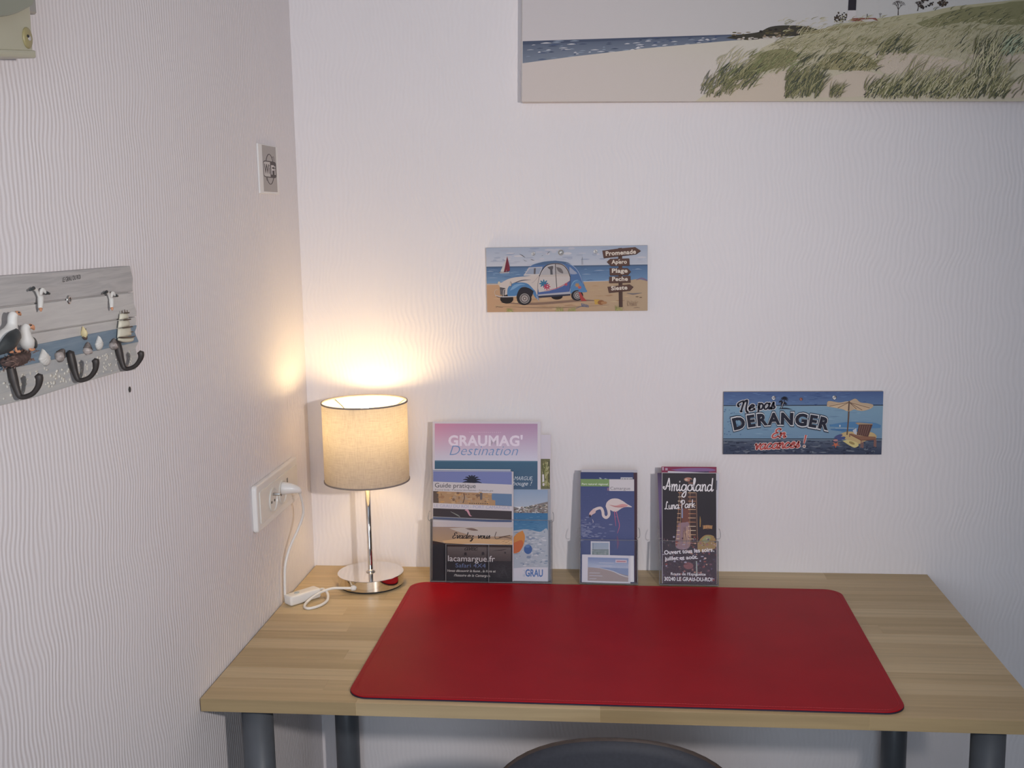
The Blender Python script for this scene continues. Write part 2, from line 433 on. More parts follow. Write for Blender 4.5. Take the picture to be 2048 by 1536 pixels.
def acrylic(name, clear, tint):
    m = bpy.data.materials.new(name); m.use_nodes = True; nt = m.node_tree; N = nt.nodes; L = nt.links
    N.remove(N['Principled BSDF']); out = N['Material Output']
    t = N.new('ShaderNodeBsdfTransparent'); t.inputs['Color'].default_value = (*tint, 1)
    g = N.new('ShaderNodeBsdfGlossy'); g.inputs['Roughness'].default_value = 0.05
    d = N.new('ShaderNodeBsdfDiffuse'); d.inputs['Color'].default_value = (0.6, 0.6, 0.62, 1)
    fr = N.new('ShaderNodeFresnel'); fr.inputs['IOR'].default_value = 1.09
    n = N.new('ShaderNodeTexNoise'); n.inputs['Scale'].default_value = 90
    a = N.new('ShaderNodeMixShader'); L.new(fr.outputs[0], a.inputs[0]); L.new(t.outputs[0], a.inputs[1]); L.new(g.outputs[0], a.inputs[2])
    mu = N.new('ShaderNodeMath'); mu.operation = 'MULTIPLY'; mu.inputs[1].default_value = 2 * (1 - clear); L.new(n.outputs['Fac'], mu.inputs[0])
    c = N.new('ShaderNodeMixShader'); L.new(mu.outputs[0], c.inputs[0]); L.new(a.outputs[0], c.inputs[1]); L.new(d.outputs[0], c.inputs[2])
    L.new(c.outputs[0], out.inputs['Surface'])
    return m
ACRYLIC = acrylic('clear_acrylic', 0.9985, (0.985, 0.985, 0.99))
ACRYLIC_EDGE = acrylic('acrylic_edge', 0.72, (0.66, 0.66, 0.67))

# ------------------------------------------------------------------ the room
RX, RY, RH = 3.4, -3.6, 2.5
t_ = 0.12
struct('wall_back', box(BM(), -t_, RX + t_, 0, t_, 0, RH), WALL)
struct('wall_left', box(BM(), -t_, 0, RY, 0, 0, RH), WALL_L)
struct('wall_right', box(BM(), RX, RX + t_, RY, 0, 0, RH), mat('brown_panelling', (0.20, 0.135, 0.105), 0.6, noise=(2, 0.2)))
bm = BM()   # front wall with the window opening
wx0, wx1, wz0, wz1 = 0.15, 1.45, 0.8, 2.1
box(bm, -t_, wx0, RY - t_, RY, 0, RH); box(bm, wx1, RX + t_, RY - t_, RY, 0, RH); box(bm, wx0, wx1, RY - t_, RY, 0, wz0); box(bm, wx0, wx1, RY - t_, RY, wz1, RH)
struct('wall_front', bm, PAINT)
struct('floor', box(BM(), -t_, RX + t_, RY - t_, t_, -0.1, 0), FLOOR)
struct('ceiling', box(BM(), -t_, RX + t_, RY - t_, t_, RH, RH + 0.1), PAINT)
bm = BM(); wm_ = (wx0 + wx1) / 2
for a, b_, c, d in ((wx0, wx0 + .05, wz0, wz1), (wx1 - .05, wx1, wz0, wz1), (wx0 + .05, wx1 - .05, wz0, wz0 + .05), (wx0 + .05, wx1 - .05, wz1 - .05, wz1), (wm_ - .025, wm_ + .025, wz0 + .05, wz1 - .05)):
    box(bm, a, b_, RY - 0.08, RY - 0.03, c, d)
win = struct('window_1', bm, WHITE_PLASTIC)
for a, b_ in ((wx0 + .05, wm_ - .025), (wm_ + .025, wx1 - .05)):
    obj('pane', box(BM(), a, b_, RY - 0.056, RY - 0.05, wz0 + .05, wz1 - .05), ACRYLIC, win)

# ------------------------------------------------------------------ the desk
DZ = 0.74; TH = 0.0205; DW = 1.25; DD = 0.65; DX0 = 0.0028
desk = thing('desk', 'oak butcher-block desk on grey tubular legs standing in the corner', 'desk', (0, 0, 0))
rows = 16; rw = DD / rows
rs = random.Random(21)
for i in range(rows):
    y1 = -0.0004 - i * (DD - 0.0004) / rows; y0 = -0.0004 - (i + 1) * (DD - 0.0004) / rows
    cuts = [DX0]; x = DX0 + rs.uniform(0.12, 0.42)
    while x < DX0 + DW - 0.14:
        cuts.append(x); x += rs.uniform(0.28, 0.52)
    cuts.append(DX0 + DW)
    for a, b_ in zip(cuts, cuts[1:]):
        # origin at the stave's middle, a hair of a chamfer at each glue joint
        cx, cy = (a + b_) / 2, (y0 + y1) / 2
        edge = i == rows - 1
        bm = box(BM(), a - cx, b_ - cx, y0 - cy, y1 - cy, -TH / 2, TH / 2, bev=0.0002)
        if edge:
            es = [e for e in bm.edges if all(v.co.y < y0 - cy + 0.0006 and v.co.z > TH / 2 - 0.0006 for v in e.verts) and e.calc_length() > 0.05]
            if es: bmesh.ops.bevel(bm, geom=es[:1], offset=0.0025, segments=3, affect='EDGES', profile=0.5)
        o = obj('stave', bm, OAK, desk, loc=(cx, cy, DZ - TH / 2))
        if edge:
            o.data.materials.append(OAK_SHADED)
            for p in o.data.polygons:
                if p.normal.y < -0.9: p.material_index = 1  # front face takes the oak with painted shade
LR = 0.0245
for lx, ly in ((0.0745, -DD + 0.0475), (0.0745, -0.070), (1.183, -DD + 0.0475), (1.183, -0.070)):
    leg = obj('leg', lathe(BM(), [(LR, 0.012), (LR, DZ - TH - 0.003)], 28, cap0=True, cap1=True), GREY_METAL, desk, loc=(lx, ly, 0))
    for p in leg.data.polygons: p.use_smooth = len(p.vertices) == 4
    obj('mounting_plate', lathe(BM(), [(0.040, DZ - TH - 0.003), (0.040, DZ - TH - 0.0002)], 28, cap0=True, cap1=True), GREY_METAL, leg)
    obj('foot', lathe(BM(), [(0.021, 0.0), (0.024, 0.004), (0.024, 0.012)], 24, cap0=True, cap1=True), BLACK_RUBBER, leg)

# ------------------------------------------------------------------ the red desk pad
pad = thing('desk_pad', 'red leather desk pad with rounded corners lying on the oak desk', 'desk pad', (0.2262, -0.6362, DZ), (0, 0, -0.006))
PW, PD = 0.8325, 0.5320
obj('backing', prism(BM(), round_rect(0, PW, 0, PD, 0.034, 10), 'z', 0.0002, 0.0022), NAVY, pad)
obj('cover', prism(BM(), round_rect(0.0004, PW - .0004, 0.0004, PD - .0004, 0.0336, 10), 'z', 0.0022, 0.0040, bev=0.0008), RED, pad)
bm = BM()   # the stitching close to the rim
ring = round_rect(0.0075, PW - .0075, 0.0075, PD - .0075, 0.027, 10); ring.append(ring[0])
for a, b_ in zip(ring, ring[1:]):
    a, b_ = Vector((*a, .00405)), Vector((*b_, .00405)); n = max(1, int((b_ - a).length / 0.0042)); d = (b_ - a) / n; q = Vector((-d.y, d.x, 0)).normalized() * 0.0004
    for k in range(n):
        p, r = a + d * (k + .15), a + d * (k + .85); h = Vector((0, 0, .00035))
        vs = [bm.verts.new(v) for v in (p - q, p + q, r + q, r - q, p - q * .5 + h, p + q * .5 + h, r + q * .5 + h, r - q * .5 + h)]
        for f in ((4, 5, 6, 7), (0, 1, 5, 4), (1, 2, 6, 5), (2, 3, 7, 6), (3, 0, 4, 7)): bm.faces.new([vs[i] for i in f])
st = obj('stitching', bm, RED_THREAD, pad); st['kind'] = 'stuff'

# ------------------------------------------------------------------ the table lamp
LX, LY = 0.1465, -0.110
lamp = thing('table_lamp', 'lit chrome table lamp with a grey-beige drum shade in the desk corner', 'lamp', (LX, LY, DZ))
obj('base', lathe(BM(), [(0, 0.0255), (0.062, 0.0255), (0.0650, 0.0253), (0.0655, 0.0247), (0.0655, 0.0042), (0.0648, 0.0035), (0, 0.0035)], 72), CHROME, lamp, smooth=True)
for o_ in [lamp.children[0]]:
    md = o_.modifiers.new('edges', 'EDGE_SPLIT'); md.split_angle = radians(35)
obj('base_pad', lathe(BM(), [(0, 0.0002), (0.0625, 0.0002), (0.0625, 0.0037), (0, 0.0037)], 48), BLACK_RUBBER, lamp)
obj('collar', lathe(BM(), [(0.0047, 0.0256), (0.0095, 0.0258), (0.0095, 0.0275), (0.0066, 0.0295), (0.0052, 0.0305)], 28), CHROME, lamp, smooth=True)
obj('pole', lathe(BM(), [(0.0050, 0.0254), (0.0050, 0.262)], 24, cap1=True), CHROME, lamp, smooth=True)
obj('lamp_socket', lathe(BM(), [(0.0, 0.262), (0.013, 0.262), (0.014, 0.266), (0.014, 0.300), (0.012, 0.304), (0, 0.304)], 24), WHITE_PLASTIC, lamp, smooth=True)
bulb_m = bpy.data.materials.new('glowing_bulb'); bulb_m.use_nodes = True
_b = bulb_m.node_tree.nodes['Principled BSDF']; _b.inputs['Base Color'].default_value = (.9, .88, .8, 1)
_b.inputs['Emission Color'].default_value = (1.0, 0.715, 0.35, 1); _b.inputs['Emission Strength'].default_value = BULB_STRENGTH
obj('bulb', lathe(BM(), [(0.011, 0.3045), (0.014, 0.309), (0.022, 0.318), (0.026, 0.330), (0.024, 0.343), (0.016, 0.353), (0.006, 0.3568), (0, 0.3573)], 24), bulb_m, lamp, smooth=True)

def shade_mat():
    m = bpy.data.materials.new('grey_linen_shade'); m.use_nodes = True; nt = m.node_tree; N = nt.nodes; L = nt.links
    N.remove(N['Principled BSDF']); out = N['Material Output']
    tc = N.new('ShaderNodeTexCoord')
    def thread(sc):
        mp = N.new('ShaderNodeMapping'); mp.inputs['Scale'].default_value = sc; L.new(tc.outputs['Object'], mp.inputs['Vector'])
        n = N.new('ShaderNodeTexNoise'); n.inputs['Scale'].default_value = 1; n.inputs['Detail'].default_value = 2; L.new(mp.outputs[0], n.inputs['Vector']); return n
    a = thread((60, 60, 1100)); b = thread((900, 900, 70)); mx = N.new('ShaderNodeMath'); mx.operation = 'ADD'
    L.new(a.outputs['Fac'], mx.inputs[0]); L.new(b.outputs['Fac'], mx.inputs[1])
    mr = N.new('ShaderNodeMapRange'); mr.inputs[1].default_value = 0.6; mr.inputs[2].default_value = 1.4; mr.inputs[3].default_value = 0.78; mr.inputs[4].default_value = 1.12
    L.new(mx.outputs[0], mr.inputs[0])
    def tint(c):
        k = N.new('ShaderNodeMix'); k.data_type = 'RGBA'; k.blend_type = 'MULTIPLY'; k.inputs['Factor'].default_value = 1
        k.inputs[6].default_value = (*c, 1); L.new(mr.outputs[0], k.inputs[7]); return k.outputs[2]
    ge = N.new('ShaderNodeNewGeometry'); lining = N.new('ShaderNodeMix'); lining.data_type = 'RGBA'
    L.new(ge.outputs['Backfacing'], lining.inputs['Factor']); L.new(tint((0.40, 0.36, 0.34)), lining.inputs[6]); lining.inputs[7].default_value = (0.62, 0.60, 0.56, 1)
    d = N.new('ShaderNodeBsdfDiffuse'); L.new(lining.outputs[2], d.inputs['Color'])
    t = N.new('ShaderNodeBsdfTranslucent'); L.new(tint((0.62, 0.545, 0.45)), t.inputs['Color'])
    s = N.new('ShaderNodeMixShader'); s.inputs[0].default_value = 0.205; L.new(d.outputs[0], s.inputs[1]); L.new(t.outputs[0], s.inputs[2])
    L.new(s.outputs[0], out.inputs['Surface']); return m
SHADE = shade_mat()
SR, SZ0, SZ1 = 0.0830, 0.2135, 0.3690
shade = obj('shade', lathe(BM(), [(SR, SZ0), (SR, (SZ0 + SZ1) / 2), (SR, SZ1)], 72), SHADE, lamp, smooth=True)
RIM = mat('shade_rim_tape', (0.26, 0.22, 0.20), 0.8, noise=(80, 0.1))
for z in (SZ0, SZ1):
    bm = BM(); lathe(bm, [(SR - .0008, z - .0014), (SR + .0012, z - .0014), (SR + .0012, z + .0014), (SR - .0008, z + .0014), (SR - .0008, z - .0014)], 72)
    obj('rim', bm, RIM, shade, smooth=True)
bm = BM()
for k in range(3):
    a = 2 * pi * k / 3 + 0.5
    sweep(bm, [(0.0145 * cos(a), 0.0145 * sin(a), 0.300), (0.05 * cos(a), 0.05 * sin(a), 0.345), ((SR - .002) * cos(a), (SR - .002) * sin(a), SZ1 - .003)], 0.0012, n=6, per=3)
obj('spider', bm, STEEL, shade)
# the cord: from the grommet in the base, past the switch, in a loop, and up to the plug
def W(*p): return (p[0] - LX, p[1] - LY, p[2] - DZ)
cord_pts = [(0.127, -0.1735, 0.752), (0.108, -0.178, 0.7535), (0.086, -0.186, 0.755), (0.066, -0.206, 0.752), (0.052, -0.232, 0.7455), (0.052, -0.254, 0.7425), (0.064, -0.262, 0.7425), (0.080, -0.246, 0.743), (0.087, -0.222, 0.7445), (0.082, -0.200, 0.750), (0.070, -0.186, 0.7535), (0.061, -0.186, 0.7520)]
cord = obj('power_cord', sweep(BM(), [W(*p) for p in cord_pts], 0.0026, n=10, per=8), WHITE_PLASTIC, lamp, smooth=True)
up_pts = [(0.012, -0.236, 0.7500), (0.0085, -0.232, 0.757), (0.0085, -0.230, 0.785), (0.010, -0.226, 0.815), (0.016, -0.212, 0.845), (0.028, -0.195, 0.875), (0.039, -0.192, 0.905), (0.042, -0.204, 0.932), (0.042, -0.216, 0.950), (0.0415, -0.222, 0.9575)]
obj('lead', sweep(BM(), [W(*p) for p in up_pts], 0.0026, n=10, per=8), WHITE_PLASTIC, cord, smooth=True)
bm = BM()
d_sw = Vector((0.0575, -0.189, 0)) - Vector((0.0135, -0.244, 0)); L_sw = d_sw.length; a_sw = math.atan2(d_sw.y, d_sw.x)
prism(bm, round_rect(-L_sw / 2, L_sw / 2, -0.0125, 0.0125, 0.005, 5), 'z', 0.0005, 0.0195, bev=0.004, seg=3)
sw = obj('inline_switch', bm, WHITE_PLASTIC, cord, smooth=True); sw.location = W(0.0375, -0.2160, DZ + 0.0002); sw.rotation_euler = (0, 0, a_sw)
bm = BM(); ellipsoid(bm, (-0.013, 0.000, 0.0196), (0.0055, 0.0045, 0.0022)); obj('rocker', bm, mat('grey_rocker', (.42, .45, .45), .4, noise=(60, .05)), cord).matrix_local = sw.matrix_basis
bm = BM(); sweep(bm, [W(0.1225, -0.1745, 0.752), W(0.129, -0.172, 0.752)], [0.0048, 0.0052], n=14, per=2, smooth=False); obj('grommet', bm, WHITE_PLASTIC, cord, smooth=True)
bm = BM(); sweep(bm, [W(0.0135, -0.233, 0.9655), W(0.020, -0.2325, 0.9655), W(0.032, -0.231, 0.9645), W(0.042, -0.2265, 0.961), W(0.043, -0.222, 0.956)], [0.0125, 0.0118, 0.0095, 0.0068, 0.0042], n=16, per=5); obj('plug', bm, WHITE_PLASTIC, cord, smooth=True)

# ------------------------------------------------------------------ the socket on the left wall
outlet = thing('wall_outlet', 'white double wall socket plate low on the left wall beside the lamp', 'socket', (0, -0.245, 0.9600), (0, 0, pi / 2))
OW, OH = 0.248, 0.085
obj('frame', prism(BM(), round_rect(-OW / 2, OW / 2, -OH / 2, OH / 2, 0.007, 4), 'y', -0.0105, 0.0, bev=0.0035, seg=3), WHITE_PLASTIC, outlet, smooth=False)
bm = BM(); prism(bm, round_rect(-OW / 2 + .013, OW / 2 - .013, -OH / 2 + .013, OH / 2 - .013, 0.004, 4), 'y', -0.0125, -0.0104, bev=0.0008)
obj('insert', bm, mat('cream_insert', (.76, .73, .68), .35, noise=(20, .015)), outlet)
def turned_to_wall(o): o.rotation_euler = (pi / 2, 0, 0)
for ox in (-0.042, 0.014):
    bm = BM(); lathe(bm, [(0.0225, 0.0122), (0.0225, 0.0150), (0.0205, 0.0150), (0.0195, 0.0128), (0, 0.0128)], 32)
    w_ = obj('socket_well', bm, mat('well_plastic', (.70, .68, .64), .35, noise=(20, .02)), outlet, smooth=False); turned_to_wall(w_); w_.location = (ox, 0, -0.002)
    bm = BM()
    for q in (-0.0085, 0.0085): lathe(bm, [(0.0026, 0.0129), (0.0026, 0.0132), (0, 0.0132)], 12, c=(q, -0.003))
    obj('pin_hole', bm, DARK_HOLE, w_)
    bm = BM(); lathe(bm, [(0.0025, 0.0128), (0.0025, 0.026), (0.0012, 0.028), (0, 0.0282)], 12, c=(0, 0.0105)); obj('earth_pin', bm, STEEL, w_, smooth=True)
for k in (0, 1):
    obj('vent_slot', box(BM(), 0.044 + k * 0.005, 0.0455 + k * 0.005, -0.0129, -0.0124, 0.006, 0.017), DARK_HOLE, outlet)

# ------------------------------------------------------------------ the wifi sign
wifi = thing('wifi_sign', 'small grey sign with a wireless symbol on the left wall near the corner', 'sign', (0, -0.185, 1.5545), (0, 0, pi / 2))
obj('holder', box(BM(), -0.0560, 0.0565, -0.0030, 0, -0.0445, 0.0435, bev=0.0006), WHITE_PLASTIC, wifi)
def wm(x, y): return ((x - 500) * 0.000135 * 2.35, (800 - y) * 0.0000985)
A = Art(wm, 1.35, y=-0.0031)
A.poly([(388, 375), (640, 375), (640, 1215), (388, 1215)], (158, 152, 150))
A.gain = 1.2
def ring_(cx, cy, rx, ry, w):
    P = [(cx + rx * cos(2 * pi * k / 40), cy + ry * sin(2 * pi * k / 40)) for k in range(41)]
    A.line(P, w, (70, 62, 64), per=1, sm=False)
ring_(514, 800, 74, 275, 12)
A.poly([(x, y) for x, y in round_rect(398, 632, 650, 955, 40, 5)], (90, 82, 84))
A.poly([(x, y) for x, y in round_rect(405, 522, 668, 938, 34, 5)], (188, 182, 180))
A.poly([(495, 668), (522, 668), (522, 938), (495, 938)], (188, 182, 180))
A.text('Wi', 412, 510, 880, 165, (70, 62, 64), off=0.02)
A.text('Fi', 540, 618, 890, 165, (200, 195, 194), off=0.02)
A.line([(560, 590), (590, 560), (600, 640)], 8, (90, 82, 84)); A.line([(440, 960), (452, 1010), (470, 1000)], 8, (90, 82, 84))
A.build('print', wifi, INK_MATT)

# ------------------------------------------------------------------ the hook left in the wall below the rack
nail = thing('wall_nail', 'dark nail stub in the left wall below the right end of the coat rack', 'nail', (0, -0.812, 1.2454), (0, 0, pi / 2))
bm = BM(); sweep(bm, [(0, 0.004, 0), (0, -0.0012, 0.0)], [0.0018, 0.0018], n=10, per=2, smooth=False); obj('shank', bm, DARK_HOLE, nail, smooth=True)
bm = BM(); ellipsoid(bm, (0, -0.0012, 0), (0.0030, 0.0010, 0.0040)); obj('head', bm, DARK_HOLE, nail)

# ------------------------------------------------------------------ cream fixture at the top of the left wall
CREAM = mat('cream_plastic', (0.46, 0.44, 0.33), 0.35, noise=(9, 0.05))
fx = thing('wall_box', 'cream plastic box with a yellow screw cap high on the left wall', 'wall box', (0, -1.20, 1.74), (0, 0, pi / 2))
obj('housing', prism(BM(), [(-0.20, -0.1435), (0.1400, -0.1030), (0.1415, -0.07), (0.1440, 0.20), (-0.20, 0.20)], 'y', -0.040, 0, bev=0.006, seg=3), CREAM, fx)
obj('bottom_lip', prism(BM(), [(-0.20, -0.1470), (0.1395, -0.1065), (0.1395, -0.0985), (-0.20, -0.1390)], 'y', -0.0425, -0.0, bev=0.003), CREAM, fx)
edge_ = [(p.x, p.y) for p in spline([(-.20, -.092, 0), (-.05, -.088, 0), (.03, -.0835, 0), (.0613, -.0787, 0), (.0912, -.0708, 0), (.1234, -.0575, 0), (.1300, -.0500, 0)], 4)]
obj('cover_flap', prism(BM(), edge_ + [(0.1320, 0.20), (-0.20, 0.20)], 'y', -0.050, -0.0395, bev=0.002), mat('grey_green_plastic', (.27, .28, .22), .4, noise=(9, .05)), fx)
obj('side_rail', box(BM(), 0.1430, 0.1895, -0.020, 0, -0.054, 0.20, bev=.002), mat('grey_rail', (.36, .35, .33), .5, noise=(20, .05)), fx)
bm = BM(); ellipsoid(bm, (0.1270, -0.0405, -0.0880), (0.0095, 0.0025, 0.0108)); obj('screw_cap', bm, mat('yellowed_cap', (.34, .29, .14), .4, noise=(60, .1)), fx)
bm = BM(); ellipsoid(bm, (0.1240, -0.0430, -0.0868), (0.0022, 0.0008, 0.0016)); obj('screw_slot', bm, DARK_HOLE, fx)
bm = BM(); ellipsoid(bm, (0.1268, -0.0428, -0.0884), (0.0030, 0.0009, 0.0026)); obj('screw_head', bm, mat('pale_screw', (.5, .47, .45), .3, noise=(60, .05)), fx)

# ------------------------------------------------------------------ wide beach canvas at the top right
canvas = thing('canvas_print', 'wide frameless beach and dune canvas picture high on the back wall', 'picture', (0.4560, -0.0005, 1.6775), (0, 0.0203, 0))
CW, CH = 1.22, 0.41
obj('stretched_canvas', box(BM(), 0, CW, -0.030, 0, 0, CH, bev=0.002, seg=2), mat('canvas_cloth', (0.66, 0.62, 0.60), .8, noise=(200, .03), bump=(900, .2, .0004)), canvas)
def cm(X, Y): return ((X - 1043) * 0.0009206, (204 - 0.0060 * (X - 1043) - Y) * 0.00092)
cm.b = (1045, -235, 2364, 203)
A = Art(cm, 1.5, y=-0.0302, step=5e-6)
XR, YT = 2364, -235
A.poly([(1045, YT), (XR, YT), (XR, 90), (1045, 90)], lambda x, y: mixc((176, 168, 168), (168, 167, 160), (x - 1045) / 1000))
A.poly([(1045, 82), (1250, 77), (1470, 71), (1560, 70), (1560, 90), (1470, 83), (1300, 97), (1150, 113), (1045, 126)], lambda x, y: mixc((62, 70, 92), (104, 112, 126), (y - 74) / 40 + (x - 1045) / 900))
A.poly([(1045, 82), (1470, 71), (1470, 73.5), (1300, 79.5), (1045, 89)], (66, 74, 94))
R = random.Random(3)
for k in range(90):
    x = R.uniform(1046, 1440); q = (x - 1045) / 425; y = R.uniform(84 - 11 * q, 122 - 40 * q); l = R.uniform(6, 26) * (1 - .5 * q)
    c = R.choice([(168, 166, 170), (178, 174, 176), (54, 62, 86), (62, 74, 104), (120, 130, 146)])
    A.line([(x, y), (x + l * .5, y - .8), (x + l, y - .6)], [.4, R.uniform(1, 2.4), .3], c, per=3, step=4e-6)
A.poly([(1045, 126), (1150, 113), (1300, 97), (1470, 83), (1640, 74), (XR, 60), (XR, 203), (1045, 203)], lambda x, y: mixc((178, 166, 160), (176, 168, 152), (x - 1045) / 500))
# far bushes and rocks at the end of the beach
A.spl([(1458, 78), (1475, 73), (1500, 70), (1525, 66), (1545, 57), (1570, 54), (1605, 55), (1632, 60), (1640, 66), (1600, 74), (1550, 78), (1500, 82)], (58, 54, 46))
for k in range(50):
    x = R.uniform(1470, 1630); y = 70 + R.uniform(-10, 8) - (x - 1470) * .05; A.ell(x, y + 4, R.uniform(2, 6), R.uniform(1, 3), R.choice([(44, 40, 36), (84, 76, 50), (70, 62, 44), (120, 104, 84)]), n=7)
for k in range(30):
    x = R.uniform(1480, 1600); A.ell(x, 78 + R.uniform(-2, 3), R.uniform(2, 5), R.uniform(.8, 1.8), (168, 158, 148), n=7)
# dune body
dune = [(1500, 130), (1530, 98), (1560, 84), (1600, 74), (1640, 64), (1680, 52), (1740, 44), (1800, 36), (1850, 30), (1900, 20), (1960, 14), (2048, 6), (XR, -8), (XR, 203), (1400, 203)]
A.poly(dune, lambda x, y: mixc((154, 146, 114), (174, 163, 140), (y - 30) / 130))
# trees, lighthouse and house on the ridge
for cx, cy, r in ((1684, 41, 13), (1846, 14, 16), (1880, 15, 9)):
    for k in range(40):
        a = R.uniform(0, 2 * pi); d = r * sqrt(R.random()); A.ell(cx + d * cos(a), cy - 2 + d * .75 * sin(a), R.uniform(1, 3), R.uniform(1, 2.4), R.choice([(52, 44, 40), (70, 58, 46), (40, 36, 36)]), n=6)
def twig(x, y, a, l, w, n):
    x2, y2 = x + l * cos(a), y - l * sin(a); A.line([(x, y), (x2, y2)], [w, w * .6], (64, 54, 52), sm=False, step=3e-6)
    if n:
        for s_ in (-.5, .12, .55): twig(x2, y2, a + s_ + R.uniform(-.15, .15), l * .66, w * .62, n - 1)
twig(1795, 36, 1.6, 11, 2.2, 4); twig(1832, 28, 1.4, 8, 2, 3); twig(1760, 40, 1.5, 4, 1, 2)
A.poly([(1698, YT), (1712, YT), (1712.5, 26), (1697, 26)], (42, 38, 44)); A.poly([(1697, 26), (1712.5, 26), (1714, 46), (1695, 46)], (178, 170, 168))
A.poly([(1702, 47), (1706, 41), (1752, 41), (1757, 47)], (122, 62, 52)); A.poly([(1722, 44), (1745, 43), (1757, 47), (1730, 48)], (172, 164, 158)); A.line([(1735, 41), (1735, 33)], 1.4, (60, 52, 50), sm=False)
# olive marram patches, sand hollows and thousands of blades
for pts, c in (([(1600, 70), (1680, 56), (1760, 48), (1700, 60), (1640, 70)], (128, 118, 84)), ([(1830, 52), (1900, 28), (1990, 16), (2048, 10), (XR, 0), (XR, 52), (2020, 56), (1930, 50), (1860, 60)], (118, 114, 78)), ([(1510, 130), (1530, 108), (1570, 100), (1606, 112), (1580, 130), (1520, 150), (1440, 180)], (126, 122, 84)), ([(1640, 140), (1660, 112), (1720, 108), (1760, 130), (1740, 142)], (140, 130, 92))):
    A.spl(pts, c)
for pts in ([(1420, 200), (1440, 175), (1500, 158), (1580, 142), (1600, 138), (1575, 200)], [(1650, 196), (1640, 170), (1700, 146), (1740, 144), (1780, 160), (1760, 190)], [(1752, 110), (1790, 108), (1850, 112), (1930, 128), (1930, 146), (1850, 142), (1780, 150), (1760, 132)], [(1930, 112), (1990, 110), (2048, 112), (XR, 110), (XR, 124), (2020, 128), (1960, 130)], [(2010, 196), (2030, 165), (XR, 150), (XR, 200)]):
    A.spl(pts, (176, 160, 142))
dark = [(78, 80, 58), (64, 68, 56), (92, 90, 58)]; midc = [(122, 116, 80), (138, 130, 92), (110, 108, 70)]; pale = [(160, 152, 116), (172, 162, 130), (150, 144, 106)]
def blades(n, x0, x1, y0, y1, lo, hi, cols, lean=0.55, w=1.3, curve=4):
    for k in range(n):
        x = R.uniform(x0, x1); y = R.uniform(y0, y1); l = R.uniform(lo, hi); a = lean + R.gauss(0, .22)
        A.line([(x, y), (x + l * .5 * sin(a), y - l * .5 * cos(a)), (x + l * sin(a) + curve, y - l * cos(a) + 1)], [w * R.uniform(.7, 1.3), w, .25], R.choice(cols), per=2, step=2.2e-6)
blades(260, 1560, 2060, 40, 70, 5, 12, pale + midc, .9, 1.0)
blades(260, 1850, 2340, 24, 66, 6, 14, midc + dark, .8, 1.1)
blades(420, 1600, 2060, 66, 108, 8, 22, pale + pale + midc, .7, 1.1)
blades(150, 1880, 2340, 84, 118, 14, 38, pale + dark, .5, 1.4)
blades(70, 1990, 2060, 92, 116, 18, 46, [(150, 158, 128), (70, 78, 62)], .6, 1.8)
blades(500, 1600, 2340, 60, 130, 8, 24, pale + [(178, 168, 138), (166, 156, 122)], .75, 1.0)
blades(160, 1440, 1520, 140, 182, 12, 34, midc + dark + [(116, 122, 78)], .6, 1.2)
blades(120, 1410, 1475, 160, 196, 10, 30, dark + midc, .45, 1.1)
blades(140, 1500, 1610, 112, 150, 8, 24, midc + [(116, 122, 78)], .8, 1.2)
blades(40, 1440, 1500, 110, 140, 14, 30, pale, .6, .8)
blades(230, 1578, 1650, 160, 198, 14, 44, dark + midc, .45, 1.4)
blades(160, 1600, 1760, 116, 146, 10, 26, midc + pale + dark, .7, 1.2)
blades(60, 1755, 1815, 92, 114, 14, 30, dark + midc, .6, 1.5)
blades(70, 1668, 1692, 178, 198, 8, 24, dark + midc, .4, 1.1)
blades(420, 1735, 2010, 176, 199, 14, 46, dark + dark + midc + pale, .5, 1.6)
blades(200, 1800, 2010, 140, 190, 16, 44, pale + midc, .5, 1.3)
blades(120, 1940, 1990, 96, 160, 16, 44, pale + dark, .25, 1.6)
blades(120, 1545, 1760, 80, 104, 6, 16, midc + pale, .9, 1.0)
blades(100, 1980, 2340, 130, 198, 14, 40, midc + dark, .5, 1.5)
A.build('print', canvas, INK_CANVAS)

# ------------------------------------------------------------------ the two plaques on the back wall
def plaque(name, label, x, z, w, h, rot=0.0):
    t = thing(name, label, 'plaque', (x, -0.0005, z), (0, rot, 0))
    obj('board', box(BM(), 0, w, -0.0075, 0, 0, h, bev=0.0008), mat('plaque_edge', (0.36, 0.31, 0.27), .6, noise=(60, .1)), t)
    return t
P1W, P1H = 0.3180, 0.1280
p1 = plaque('car_plaque', 'beach plaque with a blue and white vintage car and a signpost', 0.3790, 1.2728, P1W, P1H, -0.0015)
def m1(cx, cy): return ((cx - 178) / 1734 * P1W, (832 - cy) / 698 * P1H)
m1.b = (179, 135, 1911, 831)
A = Art(m1, 1.18, y=-0.0076)
L_, R_, T_, B_ = 178, 1912, 134, 832
A.rect(L_, T_, R_, 345, lambda x, y: mixc((150, 160, 180), (176, 178, 188), (y - T_) / 210), n=3)
for k in range(70):
    x = R.uniform(L_ + 60, R_ - 60); y = R.uniform(T_ + 15, 325); A.ell(x, y, R.uniform(20, 60), R.uniform(5, 15), mixc((138, 148, 172), (186, 182, 188), R.random()), n=10)
A.rect(L_, 338, R_, 520, lambda x, y: mixc((74, 102, 140), (104, 136, 172), (y - 338) / 180), n=4)
A.rect(L_, 338, R_, 352, (72, 92, 122))
for k in range(80):
    x = R.uniform(L_, R_ - 120); y = R.uniform(360, 515); l = R.uniform(30, 120); A.line([(x, y), (x + l / 2, y - 3), (x + l, y)], [1, R.uniform(2, 6), 1], R.choice([(84, 112, 154), (122, 152, 184), (150, 166, 186), (70, 96, 136)]), per=3, step=5e-6)
